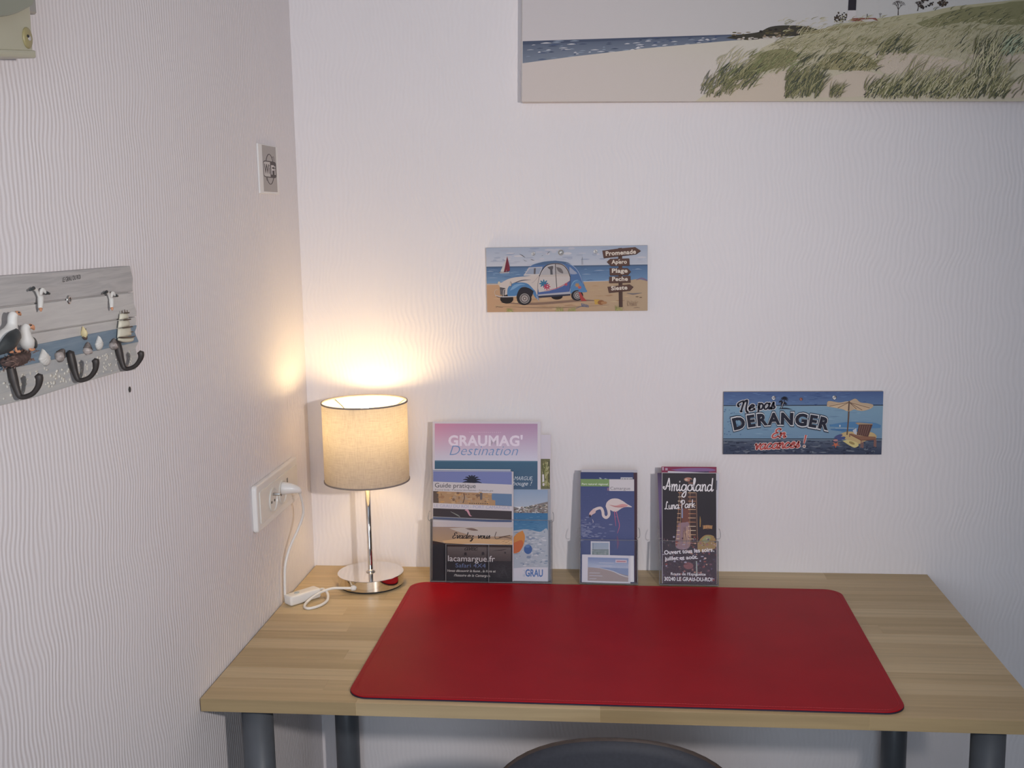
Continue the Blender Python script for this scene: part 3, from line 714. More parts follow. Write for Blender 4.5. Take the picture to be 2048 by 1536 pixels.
A.poly([(L_, 532), (600, 520), (1240, 512), (1740, 500), (1800, 490), (R_, 512), (R_, B_), (L_, B_)], lambda x, y: mixc((178, 138, 104), (172, 146, 116), (x - L_) / 1700))
A.line([(L_, 532), (800, 520), (1700, 504)], [5, 8, 4], (180, 176, 178))
for k in range(70):
    x = R.uniform(L_ + 20, R_ - 150); y = R.uniform(560, B_ - 12); l = R.uniform(40, 130); A.line([(x, y), (x + l / 2, y + R.uniform(-4, 4)), (x + l, y)], [1, R.uniform(4, 14), 1], R.choice([(188, 152, 116), (158, 120, 88), (176, 150, 112), (166, 132, 96), (190, 164, 124)]), per=3, step=5e-6)
A.line([(330, 730), (700, 745), (1180, 715), (1400, 720)], [4, 26, 22, 2], (128, 100, 84)); A.line([(300, 770), (900, 790), (1500, 765)], [2, 10, 2], (140, 110, 88))
# birds, far boat, sailing boat
for p, w in (([(540, 205), (575, 225), (605, 250)], [2, 7, 2]), ([(580, 265), (600, 280), (625, 285)], [1, 4, 1]), ([(660, 265), (680, 272), (705, 278)], [1, 6, 1]), ([(840, 215), (855, 195), (875, 183)], [2, 5, 1]), ([(780, 232), (795, 226)], [2, 4])):
    A.line(p, w, (84, 80, 84))
A.line([(1218, 250), (1222, 330)], 3, (120, 120, 130)); A.line([(1212, 330), (1212, 285), (1220, 250)], 3, (120, 120, 130)); A.line([(1205, 336), (1235, 336)], 5, (170, 166, 168))
A.poly([(408, 228), (330, 395), (372, 398)], (176, 172, 172)); A.poly([(408, 228), (385, 330), (368, 398), (425, 390), (435, 380), (432, 330)], (118, 44, 58)); A.poly([(400, 290), (378, 395), (396, 392), (408, 320)], (172, 166, 170)); A.poly([(406, 260), (372, 398), (392, 394), (412, 330)], (112, 40, 54))
A.poly([(316, 400), (430, 398), (422, 410), (330, 412)], (172, 168, 172)); A.line([(316, 400), (420, 399)], 4, (70, 56, 60))
# the car
TY = (44, 42, 46); BL = (70, 116, 164); DB = (60, 84, 132); CR = (184, 170, 164)
for cx, cy, rx, ry in ((395, 690, 72, 50), (940, 668, 62, 34)): A.ell(cx, cy, rx, ry, (40, 34, 34), n=24)
A.spl([(640, 350), (700, 318), (800, 296), (930, 288), (1040, 300), (1110, 340), (1165, 400), (1210, 480), (1250, 590), (1258, 615), (1150, 630), (900, 660), (740, 680), (690, 640), (600, 560), (640, 430)], (74, 104, 152))
A.spl([(690, 325), (800, 294), (930, 286), (1050, 302), (1100, 335), (1040, 322), (930, 312), (800, 326)], (72, 96, 130))
A.poly([(640, 352), (790, 346), (760, 432), (585, 432)], (166, 164, 172)); A.poly([(652, 362), (778, 356), (748, 424), (604, 424)], (136, 146, 166)); A.poly([(695, 362), (716, 360), (712, 424), (692, 424)], (92, 88, 92))
A.poly([(585, 428), (765, 424), (765, 436), (583, 440)], (186, 178, 174))
A.spl([(300, 515), (345, 510), (400, 480), (480, 458), (600, 448), (750, 440), (740, 560), (725, 650), (700, 600), (620, 545), (520, 530), (440, 580), (400, 640), (330, 640), (322, 560)], (184, 172, 166))
A.spl([(745, 620), (735, 540), (750, 455), (785, 380), (840, 325), (925, 310), (1010, 325), (1065, 385), (1088, 460), (1080, 560), (1075, 625), (900, 640)], (182, 172, 168))
A.spl([(755, 440), (790, 382), (842, 335), (915, 325), (922, 430), (830, 438)], (160, 156, 160)); A.spl([(935, 428), (928, 326), (1000, 336), (1050, 390), (1075, 430), (1000, 434)], (158, 152, 152))
A.spl([(1080, 350), (1120, 385), (1160, 425), (1090, 428), (1078, 380)], (138, 146, 168))
A.line([(880, 345), (886, 440)], 26, (84, 84, 90)); A.spl([(840, 352), (900, 340), (895, 380), (865, 375)], (88, 84, 88)); A.spl([(935, 350), (990, 370), (1010, 420), (960, 400)], (104, 98, 100))
A.poly([(755, 434), (1085, 430), (1086, 452), (750, 456)], (176, 164, 158))
A.line([(752, 450), (785, 382), (840, 330), (925, 316), (1005, 330), (1060, 390), (1086, 460)], 9, (64, 58, 62)); A.line([(760, 452), (792, 386), (846, 338), (925, 325)], 5, (188, 180, 178))
A.line([(926, 318), (932, 450), (942, 615)], 7, (60, 54, 58)); A.line([(752, 450), (735, 540), (730, 640)], 5, (110, 98, 98)); A.line([(1086, 460), (1082, 560), (1075, 620)], 6, (62, 60, 78))
A.poly([(735, 622), (860, 605), (940, 585), (1010, 555), (1082, 500), (1078, 628), (900, 640), (736, 645)], (70, 92, 148))
A.line([(800, 602), (870, 596), (950, 575), (1030, 535), (1080, 500)], [2, 6, 7, 6, 3], (178, 76, 96))
A.line([(670, 520), (700, 500), (740, 450)], 4, (150, 138, 136)); A.line([(660, 486), (560, 492), (450, 530)], [2, 10, 6], (68, 72, 92))
for cx, cy, r, c in ((800, 528, 52, (52, 106, 142)), (832, 562, 42, (176, 54, 82)), (1040, 540, 20, (172, 70, 84)), (1160, 545, 32, (172, 126, 70)), (1185, 575, 26, (190, 84, 72))):
    for k in range(8):
        a = 2 * pi * k / 8; A.ell(cx + r * .5 * cos(a), cy + r * .42 * sin(a), r * .48, r * .17, c, n=8, rot=a)
A.ell(838, 560, 7, 7, (186, 176, 172), n=8)
A.spl([(400, 640), (410, 570), (460, 525), (540, 512), (620, 525), (680, 580), (725, 660), (745, 705), (700, 670), (660, 600), (590, 560), (530, 590), (500, 660), (420, 662)], BL)
A.spl([(430, 600), (470, 545), (540, 525), (600, 535), (540, 545), (480, 580)], (104, 144, 184))
A.spl([(690, 610), (650, 580), (590, 562), (540, 580), (505, 650), (520, 700), (650, 680)], (44, 42, 50))
A.spl([(1082, 640), (1090, 560), (1120, 505), (1170, 490), (1220, 540), (1255, 610), (1160, 625)], (78, 122, 168)); A.line([(1095, 560), (1125, 510), (1168, 496)], [2, 5, 2], (130, 164, 196))
for cx, cy, r, c in ((1160, 548, 30, (168, 124, 76)), (1186, 574, 24, (190, 84, 72))):
    for k in range(6):
        a = 2 * pi * k / 6; A.ell(cx + r * .5 * cos(a), cy + r * .42 * sin(a), r * .45, r * .22, c, n=8, rot=a)
A.line([(1040, 310), (1120, 345), (1180, 420), (1225, 540)], [3, 5, 5, 3], (146, 160, 190))
A.poly([(735, 645), (1075, 618), (1090, 628), (1080, 645), (740, 660)], (158, 156, 164)); A.poly([(740, 660), (1085, 642), (1085, 660), (745, 682)], (52, 54, 70))
for cx, cy, r in ((585, 688, 82), (1158, 660, 66)):
    A.ell(cx, cy, r * .98, r * .86, TY, n=28); A.ell(cx + 5, cy - 2, r * .66, r * .66, (150, 144, 142), n=24); A.ell(cx + 5, cy - 2, r * .58, r * .58, (84, 78, 78), n=24); A.ell(cx + 5, cy - 2, r * .44, r * .44, (148, 140, 138), n=20); A.ell(cx + 5, cy - 2, r * .24, r * .24, (96, 82, 80), n=14); A.ell(cx + 5, cy - 2, r * .12, r * .12, (176, 168, 166), n=10)
A.spl([(1160, 625), (1175, 615), (1175, 590), (1255, 600), (1255, 625)], (78, 122, 168))
A.poly([(322, 562), (382, 572), (374, 650), (326, 645)], (58, 56, 62))
for k in range(5): A.line([(326, 578 + k * 15), (376, 586 + k * 14)], 4, (150, 142, 142), sm=False)
A.line([(360, 672), (360, 610), (372, 582), (384, 590)], 6, (174, 166, 164)); A.line([(276, 660), (264, 620), (275, 590), (300, 590)], 5, (174, 160, 146)); A.line([(272, 648), (340, 664), (480, 662), (500, 652)], [6, 10, 9, 4], (176, 170, 172)); A.line([(285, 662), (340, 676), (470, 674)], 5, (66, 58, 60))
A.ell(315, 520, 14, 22, (186, 172, 150), n=14); A.ell(437, 525, 12, 26, (178, 164, 152), n=14); A.line([(440, 500), (450, 530), (442, 560)], 5, (96, 84, 84))
A.line([(722, 655), (730, 690), (745, 720)], [6, 5, 2], (170, 164, 164))
A.line([(268, 768), (310, 776), (355, 780)], [2, 4, 2], (92, 72, 62)); A.line([(290, 765), (275, 785)], 3, (92, 72, 62))
# beach toys and tufts
A.poly([(1172, 620), (1195, 625), (1225, 680), (1262, 720), (1205, 722), (1190, 690)], (166, 60, 58)); A.line([(1130, 805), (1180, 785), (1230, 768)], [3, 5, 5], (76, 92, 122))
for k in range(5): A.line([(1206 + k * 16, 745 + k * 4), (1212 + k * 16, 782 + k * 2)], 8, (62, 88, 130), sm=False)
A.poly([(1340, 705), (1400, 705), (1392, 758), (1348, 758)], (184, 142, 62)); A.ell(1415, 738, 38, 26, (140, 88, 54), n=12); A.ell(1445, 742, 34, 16, (164, 116, 76), n=12)
for cx, cy in ((430, 810), (965, 800), (1100, 808), (1605, 795)):
    for k in range(26): A.line([(cx + R.uniform(-45, 45), 828), (cx + R.uniform(-50, 50), cy - R.uniform(0, 30))], [4, 1], R.choice([(128, 134, 70), (150, 148, 84), (168, 158, 96)]), sm=False, step=4e-6)
for k in range(30): A.line([(1690 + R.uniform(0, 130), 778), (1690 + R.uniform(0, 130), 710 + R.uniform(0, 40))], [3, 1], R.choice([(136, 108, 88), (158, 132, 104)]), sm=False, step=4e-6)
A.line([(1690, 640), (1760, 650), (1850, 640)], [3, 16, 3], (112, 104, 106)); A.ell(1800, 680, 18, 5, (110, 86, 66), n=8); A.ell(1838, 688, 16, 5, (110, 86, 66), n=8); A.line([(1790, 500), (1850, 485), (R_ - 2, 510)], [6, 16, 14], (122, 104, 130)); A.line([(1760, 800), (1800, 795), (1830, 800)], [2, 4, 2], (92, 72, 62))
# the signpost
BR = (92, 66, 58); BD = (66, 46, 44)
A.poly([(1600, 160), (1640, 158), (1640, 200), (1600, 200)], BD); A.poly([(1600, 240), (1642, 240), (1646, 790), (1606, 790)], (84, 62, 54)); A.line([(1612, 250), (1616, 785)], 6, BD, sm=False)
def arrow(pts, t, x0, x1, base, cap, rot):
    A.poly([(x + 4, y + 5) for x, y in pts], BD); A.poly(pts, BR)
    (a, b), (c, d) = pts[0], pts[-1]
    A.text(t, x0, x1, base, cap, (206, 192, 178), off=0.032, space=1.06, rot=rot)
arrow([(1432, 184), (1600, 165), (1780, 152), (1838, 190), (1788, 225), (1445, 262)], 'Promenade', 1468, 1790, 238, 44, -0.055)
arrow([(1478, 305), (1515, 272), (1715, 270), (1718, 345), (1520, 348)], 'Apero', 1528, 1692, 326, 40, -0.01)
A.line([(1602, 290), (1616, 278)], 7, (206, 192, 178), sm=False)
arrow([(1508, 370), (1700, 374), (1732, 408), (1700, 446), (1510, 446)], 'Plage', 1532, 1700, 420, 42, 0)
arrow([(1505, 462), (1726, 456), (1728, 525), (1500, 528)], 'Peche', 1534, 1702, 508, 42, 0)
arrow([(1484, 570), (1720, 546), (1758, 572), (1722, 612), (1498, 632)], 'Sieste', 1524, 1698, 608, 42, -0.05)
A.build('print', p1, INK_MATT)
def eyelet(parent, x, z, r, hole=True):
    bm = BM(); lathe(bm, [(r, 0.0), (r, 0.0009), (r * .62, 0.0011), (r * .55, 0.0)], 20)
    e = obj('eyelet', bm, STEEL, parent, smooth=True); e.rotation_euler = (pi / 2, 0, 0); e.location = (x, -0.0078, z)
    bm = BM(); lathe(bm, [(r * .56, 0.0002), (0, 0.0002)], 16); obj('hole', bm, mat('hole_shade', (.42, .40, .41), .8, noise=(90, .1)), e)
def screw(parent, x, z, r, m=None):
    bm = BM(); lathe(bm, [(r, 0.0), (r, 0.001), (r * .8, 0.0016), (r * .45, 0.0019), (r * .42, 0.0011), (0, 0.0011)], 20)
    e = obj('screw', bm, m or STEEL, parent, smooth=True); e.rotation_euler = (pi / 2, 0, 0); e.location = (x, -0.0078, z)
    return e
u, v = m1(692, 205); eyelet(p1, u, v, 0.0037); u, v = m1(1360, 193); eyelet(p1, u, v, 0.0040); u, v = m1(988, 198)
bm = BM(); lathe(bm, [(0.0055, 0.0), (0.0052, 0.0007), (0.0040, 0.0007), (0.0038, 0)], 24); e = obj('washer', bm, mat('aged_brass', (.22, .20, .16), .5, .5, noise=(90, .1)), p1); e.rotation_euler = (pi / 2, 0, 0); e.location = (u, -0.0078, v)
screw(p1, u, v, 0.0030)

P2W, P2H = 0.3075, 0.1262
p2 = plaque('holiday_plaque', 'blue plank-look plaque with holiday lettering, a parasol and a deckchair', 0.8468, 0.9850, P2W, P2H, -0.003)
def m2(cx, cy): return ((cx - 150) / 1712 * P2W, (805 - cy) / 682 * P2H)
m2.b = (151, 124, 1861, 804)
A = Art(m2, 1.25, y=-0.0076)
L_, R_, T_, B_ = 150, 1862, 123, 805
A.rect(L_, T_, R_, 272, lambda x, y: mixc((70, 92, 140), (88, 116, 158), (y - T_) / 150), n=3)
A.rect(L_, 272, R_, 632, lambda x, y: mixc((116, 150, 174), (104, 136, 164), (y - 272) / 360), n=4)
A.rect(L_, 632, R_, B_, lambda x, y: mixc((84, 94, 112), (54, 62, 86), (y - 632) / 170 + R.uniform(-.2, .2)), n=4)
for k in range(260):
    z = R.random(); y0, y1 = ((T_ + 6, 264), (282, 622), (650, B_ - 8))[0 if z < .3 else (1 if z < .68 else 2)]
    cols = ([(58, 80, 130), (92, 122, 168), (80, 106, 152)], [(128, 160, 182), (98, 128, 158), (110, 146, 172), (88, 116, 148)], [(44, 50, 72), (104, 112, 126), (62, 72, 96), (120, 128, 140), (50, 56, 76)])[0 if z < .3 else (1 if z < .68 else 2)]
    x = R.uniform(L_ + 4, R_ - 130); y = R.uniform(y0, y1); l = R.uniform(30, 125)
    A.line([(x, y), (x + l / 2, y + R.uniform(-5, 5)), (x + l, y)], [1, R.uniform(2, 9), 1], R.choice(cols), per=3, step=4e-6)
for k in range(160): A.ell(R.uniform(165, 1840), R.uniform(655, 795), R.uniform(6, 34), R.uniform(3, 10), R.choice([(44, 50, 70), (98, 106, 120), (60, 68, 90), (52, 58, 80)]), n=8)
for k in range(40): A.ell(R.uniform(160, 360), R.uniform(300, 600), R.uniform(3, 12), R.uniform(2, 6), (72, 98, 136), n=7)
for y, c in ((270, (44, 54, 72)), (634, (52, 58, 72))):
    A.line([(L_, y), (R_, y)], 9, c, sm=False); A.line([(L_, y + 9), (R_, y + 9)], 5, (134, 158, 176), sm=False)
# parasol scene
A.line([(1300, 490), (1500, 480), (1750, 488), (R_ - 20, 500)], [20, 60, 60, 30], (74, 122, 168)); A.line([(1310, 530), (1500, 540), (1700, 540)], [10, 40, 20], (66, 112, 160)); A.line([(1360, 518), (1560, 520)], 4, (170, 186, 196), sm=False)
A.spl([(1380, 600), (1480, 555), (1600, 560), (1740, 560), (1800, 600), (1780, 640), (1700, 650), (1600, 690), (1480, 640)], (184, 156, 106))
A.line([(1500, 240), (1497, 420), (1486, 590)], [15, 15, 14], (98, 76, 64))
A.spl([(1262, 282), (1280, 225), (1400, 240), (1500, 225), (1565, 200), (1620, 240), (1700, 250), (1755, 268), (1735, 305), (1640, 332), (1560, 315), (1500, 335), (1420, 310)], (178, 152, 124))
A.spl([(1262, 282), (1380, 250), (1500, 232), (1490, 330), (1420, 310)], (192, 164, 132)); A.spl([(1500, 232), (1620, 260), (1735, 300), (1640, 328), (1560, 312)], (190, 160, 128))
for p in (((1500, 238), (1290, 280)), ((1500, 238), (1380, 300)), ((1500, 238), (1580, 312)), ((1500, 238), (1720, 300)), ((1500, 238), (1640, 322))): A.line(p, 6, (106, 80, 66), sm=False)
A.line([(1500, 225), (1496, 330)], 15, (94, 72, 62), sm=False)
# chair
A.poly([(1508, 585), (1640, 650), (1800, 640), (1790, 610), (1620, 600), (1530, 575)], (136, 94, 74)); A.poly([(1570, 462), (1600, 455), (1760, 470), (1745, 490), (1610, 485)], (160, 132, 104)); A.poly([(1610, 478), (1756, 478), (1712, 610), (1590, 590)], (92, 62, 58))
for k in range(5): A.line([(1628 + k * 24, 485), (1606 + k * 22, 596)], 5, (132, 98, 86), sm=False)
A.poly([(1545, 540), (1585, 515), (1590, 590), (1560, 575)], (176, 180, 190)); A.line([(1510, 580), (1640, 648), (1790, 640)], 11, (120, 78, 62), sm=False)
for x, y0, y1 in ((1515, 585, 612), (1640, 650, 728), (1658, 660, 732), (1780, 645, 716), (1795, 640, 722)): A.line([(x, y0), (x, y1)], 12, (136, 94, 84), sm=False)
A.spl([(1440, 655), (1500, 645), (1590, 670), (1612, 705), (1570, 728), (1510, 700)], (196, 180, 116)); A.ell(1540, 678, 34, 14, (150, 128, 78), n=12, rot=.4)
A.ell(1395, 606, 48, 17, (70, 78, 126), n=14, rot=-.4); A.ell(1425, 628, 48, 17, (66, 78, 130), n=14, rot=-.25); A.ell(1365, 648, 26, 12, (172, 120, 122), n=10)
for k in range(5):
    a = 2 * pi * k / 5 + .3; A.poly([(1368 + 48 * cos(a), 696 + 36 * sin(a)), (1368 + 15 * cos(a + .7), 696 + 11 * sin(a + .7)), (1368, 696), (1368 + 15 * cos(a - .7), 696 + 11 * sin(a - .7))], (188, 98, 70))
A.ell(1408, 492, 8, 12, (190, 192, 196), n=8)
# palms
for k in range(9):
    a = -.5 + k * .5; A.line([(808, 200), (808 + 26 * cos(a), 200 - 24 * sin(a)), (808 + 44 * cos(a), 200 - 30 * sin(a) + 12)], [9, 8, 1], (34, 34, 46)); A.line([(802, 250), (802 + 20 * cos(a), 250 - 18 * sin(a)), (802 + 40 * cos(a), 250 - 22 * sin(a) + 12)], [8, 7, 1], (34, 34, 46))
    A.line([(770, 230), (770 + 14 * cos(a), 230 - 12 * sin(a)), (770 + 24 * cos(a), 230 - 14 * sin(a) + 10)], [6, 5, 1], (34, 34, 46))
A.line([(785, 305), (800, 250), (810, 205)], 7, (34, 34, 46)); A.line([(765, 305), (778, 270), (772, 235)], 6, (34, 34, 46)); A.line([(776, 300), (788, 262), (800, 230)], 4, (188, 182, 184)); A.line([(748, 308), (820, 302), (895, 314)], [4, 14, 2], (34, 36, 50))
# lettering
for c, w in (((196, 192, 194), 34), ((36, 38, 52), 20)):
    A.script('Ne', 310, 492, 340, 62, c, w, slant=.12, rot=-.10, thick=.2)
    A.script('pas', 520, 706, 314, 64, c, w, slant=.12, rot=-.05, thick=.2)
def arc_word(word, col, off, grow):
    def ext(ch):
        xs = [x for t in text_tris(ch) for x, y in t]; return max(xs) - min(xs)
    ws = [ext(c) for c in word]; gaps = [22, 22, -6, 2, 18, 20, 20, 0]
    k = (1284 - 268 - sum(gaps)) / sum(ws); x = 268
    for n_, ch in enumerate(word):
        w = ws[n_] * k; q = (x + w / 2 - 776) / 508
        base = 472 + 62 * q * q; rot = math.atan(2 * 62 * q / 508) * 1.05; g = grow
        A.text(ch, x - g * cos(rot), x + w + g, base + g - (w / 2) * sin(rot), 116 + 2 * g, col, off=off, rot=rot)
        x += w + gaps[n_]
arc_word('DERANGER', (50, 58, 74), 0.078, 14); arc_word('DERANGER', (194, 196, 200), 0.060, 9); arc_word('DERANGER', (40, 42, 56), 0.048, 1)
for c, w in (((206, 186, 184), 29), ((182, 76, 72), 17)):
    A.script('En', 684, 830, 622, 50, c, w, slant=.3, rot=-.04, thick=.15)
    A.script('vacances', 506, 978, 750, 58, c, w, slant=.25, rot=-.055, thick=.15)
    A.line([(1046, 590), (1034, 650), (1026, 685)], [w, w * .9, w * .6], c); A.ell(1030, 714, w * .62, w * .62, c if w > 20 else (150, 110, 90), n=14)
A.build('print', p2, INK_MATT)
u, v = m2(692, 190); eyelet(p2, u, v, 0.0040); u, v = m2(1343, 188); eyelet(p2, u, v, 0.0040); u, v = m2(987, 204); screw(p2, u, v, 0.0032, mat('reddish_screw', (.34, .16, .15), .35, .6, noise=(90, .2)))

# ------------------------------------------------------------------ coat rack on the left wall
rack = thing('coat_rack', 'seaside coat rack of pale boards with gulls, shells and three black hooks', 'coat rack', (0, -1.0, 1.34), (0, 0, pi / 2))
def rk(y, z, x): return (y + 1.0, -x, z - 1.34)
def weathered(name, c, c2):
    m = bpy.data.materials.new(name); m.use_nodes = True; nt = m.node_tree; N = nt.nodes; L = nt.links; b = N['Principled BSDF']; b.inputs['Roughness'].default_value = .65; b.inputs['Specular IOR Level'].default_value = .25
    tc = N.new('ShaderNodeTexCoord'); mp = N.new('ShaderNodeMapping'); mp.inputs['Scale'].default_value = (9, 60, 130); L.new(tc.outputs['Object'], mp.inputs['Vector'])
    n = N.new('ShaderNodeTexNoise'); n.inputs['Scale'].default_value = 1.5; n.inputs['Detail'].default_value = 4; n.inputs['Distortion'].default_value = .8; L.new(mp.outputs[0], n.inputs['Vector'])
    r = N.new('ShaderNodeValToRGB'); r.color_ramp.elements[0].position = .3; r.color_ramp.elements[0].color = (*c2, 1); r.color_ramp.elements[1].position = .62; r.color_ramp.elements[1].color = (*c, 1)
    L.new(n.outputs['Fac'], r.inputs['Fac']); L.new(r.outputs['Color'], b.inputs['Base Color'])
    bp = N.new('ShaderNodeBump'); bp.inputs['Strength'].default_value = .3; bp.inputs['Distance'].default_value = .0006; L.new(n.outputs['Fac'], bp.inputs['Height']); L.new(bp.outputs['Normal'], b.inputs['Normal'])
    return m
WB1 = weathered('whitewashed_grey', (.50, .48, .47), (.40, .385, .385)); WB2 = weathered('whitewashed_pale', (.60, .58, .56), (.53, .51, .50)); SEA = weathered('painted_sea', (.185, .255, .33), (.235, .305, .375)); SAND = weathered('painted_sand', (.52, .51, .49), (.43, .44, .45))
YL = -1.19
def strip(name, top, bot, m, d, right):
    pts = [(y + 1.0, z - 1.34) for y, z in bot] + [(y + 1.0, z - 1.34) for y, z in right] + [(y + 1.0, z - 1.34) for y, z in reversed(top)]
    return obj(name, prism(BM(), pts, 'y', -d, -0.0004, bev=0.0012), m, rack)
strip('backboard', [(YL, 1.4105), (-.818, 1.4055)], [(YL, 1.2870), (-.830, 1.2790)], WB1, .0128, [])
strip('plank', [(YL, 1.4125), (-1.0124, 1.4097), (-.815, 1.4074)], [(YL, 1.3812), (-.9925, 1.3778), (-.8125, 1.3742)], WB1, .0150, [(-.8120, 1.382), (-.8095, 1.391)])
strip('plank', [(YL, 1.3800), (-.9925, 1.3766), (-.8130, 1.3730)], [(YL, 1.3510), (-.9717, 1.3457), (-.8085, 1.3420)], WB2, .0160, [(-.8076, 1.348), (-.8136, 1.359)])
strip('plank', [(YL, 1.3498), (-.9717, 1.3445), (-.8090, 1.3408)], [(YL, 1.3325), (-.97, 1.3325), (-.8105, 1.3290)], WB2, .0150, [(-.8105, 1.330), (-.808, 1.336)])
strip('sea_band', [(YL, 1.3368), (-1.135, 1.3357), (-1.048, 1.3340), (-.97, 1.3330), (-.8105, 1.3300)], [(YL, 1.3160), (-1.06, 1.3140), (-.8104, 1.3075)], SEA, .0165, [(-.8087, 1.309), (-.8180, 1.322), (-.812, 1.327)])
strip('sand_band', [(YL, 1.3180), (-1.138, 1.3166), (-.98, 1.3125), (-.8104, 1.3085)], [(YL, 1.2828), (-1.1437, 1.2813), (-1.08, 1.2786), (-.9822, 1.2784), (-.8673, 1.2769), (-.825, 1.2734)], SAND, .0175, [(-.8130, 1.2823), (-.8216, 1.3009)])
# pebbles and shell grit on the sand
bm = BM()
for k in range(150):
    y = R.uniform(-1.185, -.835); z = R.uniform(1.284, 1.306) - (y + 1.0) * .02
    ellipsoid(bm, rk(y, z, .0175), (R.uniform(.001, .0035), .0009, R.uniform(.0008, .002)), seg=6, ring=4)
g = obj('shell_grit', bm, mat('shell_grit', (.60, .57, .51), .7, noise=(400, .15)), rack); g['kind'] = 'stuff'
# lettering LE GRAU DU ROI
A = Art(lambda x, y: (x, -y), 1.0, y=-0.0155)
A.text('LE GRAU DU ROI', -.9925 + 1.0, -.9505 + 1.0, -(1.3975 - 1.34), (.0052), (34, 30, 34), off=-.005, space=1.0, rot=-.03)
A.build('lettering', rack, INK_MATT)
e = screw(rack, -.9823 + 1.0, 1.3768 - 1.34, .0052); e.location.y = -.0152
HOOK = mat('dark_bronze_metal', (.045, .038, .036), .5, .3, .4, noise=(60, .2))
for y, zt, zb, ztip in ((-1.1225, 1.3185, 1.2872, 1.3095), (-.9985, 1.3180, 1.2860, 1.3090), (-.8795, 1.3155, 1.2825, 1.3030)):
    bm = BM()
    sweep(bm, [rk(y, zt, .0205), rk(y, zt - .012, .0225), rk(y, zb + .010, .0245), rk(y, zb + .001, .0275), rk(y, zb, .0330), rk(y, zb + .0035, .0420), rk(y, zb + .011, .0485), rk(y, ztip - .004, .0505), rk(y, ztip, .0500)], [.0046, .0047, .0038, .0030, .0026, .0027, .0030, .0038, .0042], n=12, per=5)
    h = obj('hook', bm, HOOK, rack, smooth=True)
WRES = mat('white_resin', (.66, .64, .61), .5, noise=(60, .04)); BRES = mat('black_resin', (.035, .04, .042), .5, noise=(60, .3)); ORES = mat('orange_resin', (.58, .27, .15), .5, noise=(60, .1))
NEST = mat('nest_twigs', (.085, .052, .045), .7, noise=(200, .5))
def standing_gull(pts, rad, wing, beak, legs, eye):
    g_ = obj('gull', sweep(BM(), [rk(*p) for p in pts], rad, n=14, per=6), WRES, rack, smooth=True)
    obj('wing', sweep(BM(), [rk(*p) for p in wing[0]], wing[1], n=10, per=5, flat=.45), BRES, g_, smooth=True)
    obj('beak', sweep(BM(), [rk(*p) for p in beak[0]], beak[1], n=10, per=4), ORES, g_, smooth=True)
    for l in legs: obj('leg', sweep(BM(), [rk(*p) for p in l], .0014, n=8, per=3), ORES, g_, smooth=True)
    bm = BM(); ellipsoid(bm, rk(*eye), (.0009, .0009, .0009)); obj('eye', bm, BRES, g_)
    return g_
standing_gull([(-1.166, 1.342, .026), (-1.152, 1.347, .028), (-1.138, 1.352, .030), (-1.131, 1.362, .031), (-1.1305, 1.3705, .032), (-1.1285, 1.3735, .033)], [.003, .0075, .0095, .0055, .0048, .0044],
              ([(-1.172, 1.337, .034), (-1.152, 1.347, .0385), (-1.134, 1.354, .0385)], [.002, .0090, .0060]), ([(-1.1265, 1.3738, .0340), (-1.1225, 1.3735, .0345), (-1.1200, 1.3715, .0348)], [.0026, .0022, .0009]),
              ([(-1.1345, 1.345, .034), (-1.1345, 1.3365, .035), (-1.131, 1.3355, .037)], [(-1.141, 1.345, .032), (-1.1415, 1.3370, .032), (-1.1385, 1.3360, .034)]), (-1.1275, 1.3748, .0375))
standing_gull([(-1.092, 1.3335, .026), (-1.102, 1.337, .030), (-1.110, 1.343, .033), (-1.1125, 1.350, .034), (-1.1125, 1.3565, .034), (-1.110, 1.3595, .035)], [.0028, .0058, .0078, .0058, .0046, .0040],
              ([(-1.090, 1.335, .030), (-1.099, 1.340, .036), (-1.107, 1.346, .037)], [.0015, .0052, .0032]), ([(-1.1075, 1.3590, .0365), (-1.1040, 1.3575, .0375), (-1.1020, 1.3545, .0378)], [.0026, .0024, .0008]),
              ([(-1.111, 1.339, .036), (-1.1105, 1.3350, .0365), (-1.1075, 1.3340, .038)], [(-1.105, 1.338, .034), (-1.1045, 1.3350, .0345), (-1.1015, 1.3340, .036)]), (-1.1090, 1.3600, .0388))
bm = BM(); sweep(bm, [rk(-1.143, 1.3260, .024), rk(-1.130, 1.3255, .030), rk(-1.112, 1.3275, .030), rk(-1.0955, 1.3300, .024)], [.004, .0065, .0062, .004], n=12, per=5)
nest = obj('nest', bm, NEST, rack, smooth=True)
bm = BM()
for k in range(70):
    y = R.uniform(-1.145, -1.095); a = R.uniform(0, 2 * pi); z = 1.3265 + (y + 1.12) * .08 + .0062 * sin(a); x = .028 + .0065 * cos(a); dy, dz = R.uniform(-.010, .010), R.uniform(-.003, .003)
    sweep(bm, [rk(y - dy, z - dz, x), rk(y, z + .0008, x + .0008), rk(y + dy, z + dz, x)], .0005, n=5, per=2)
tw = obj('twigs', bm, mat('pale_twigs', (.20, .13, .11), .7, noise=(200, .5)), nest); tw['kind'] = 'stuff'
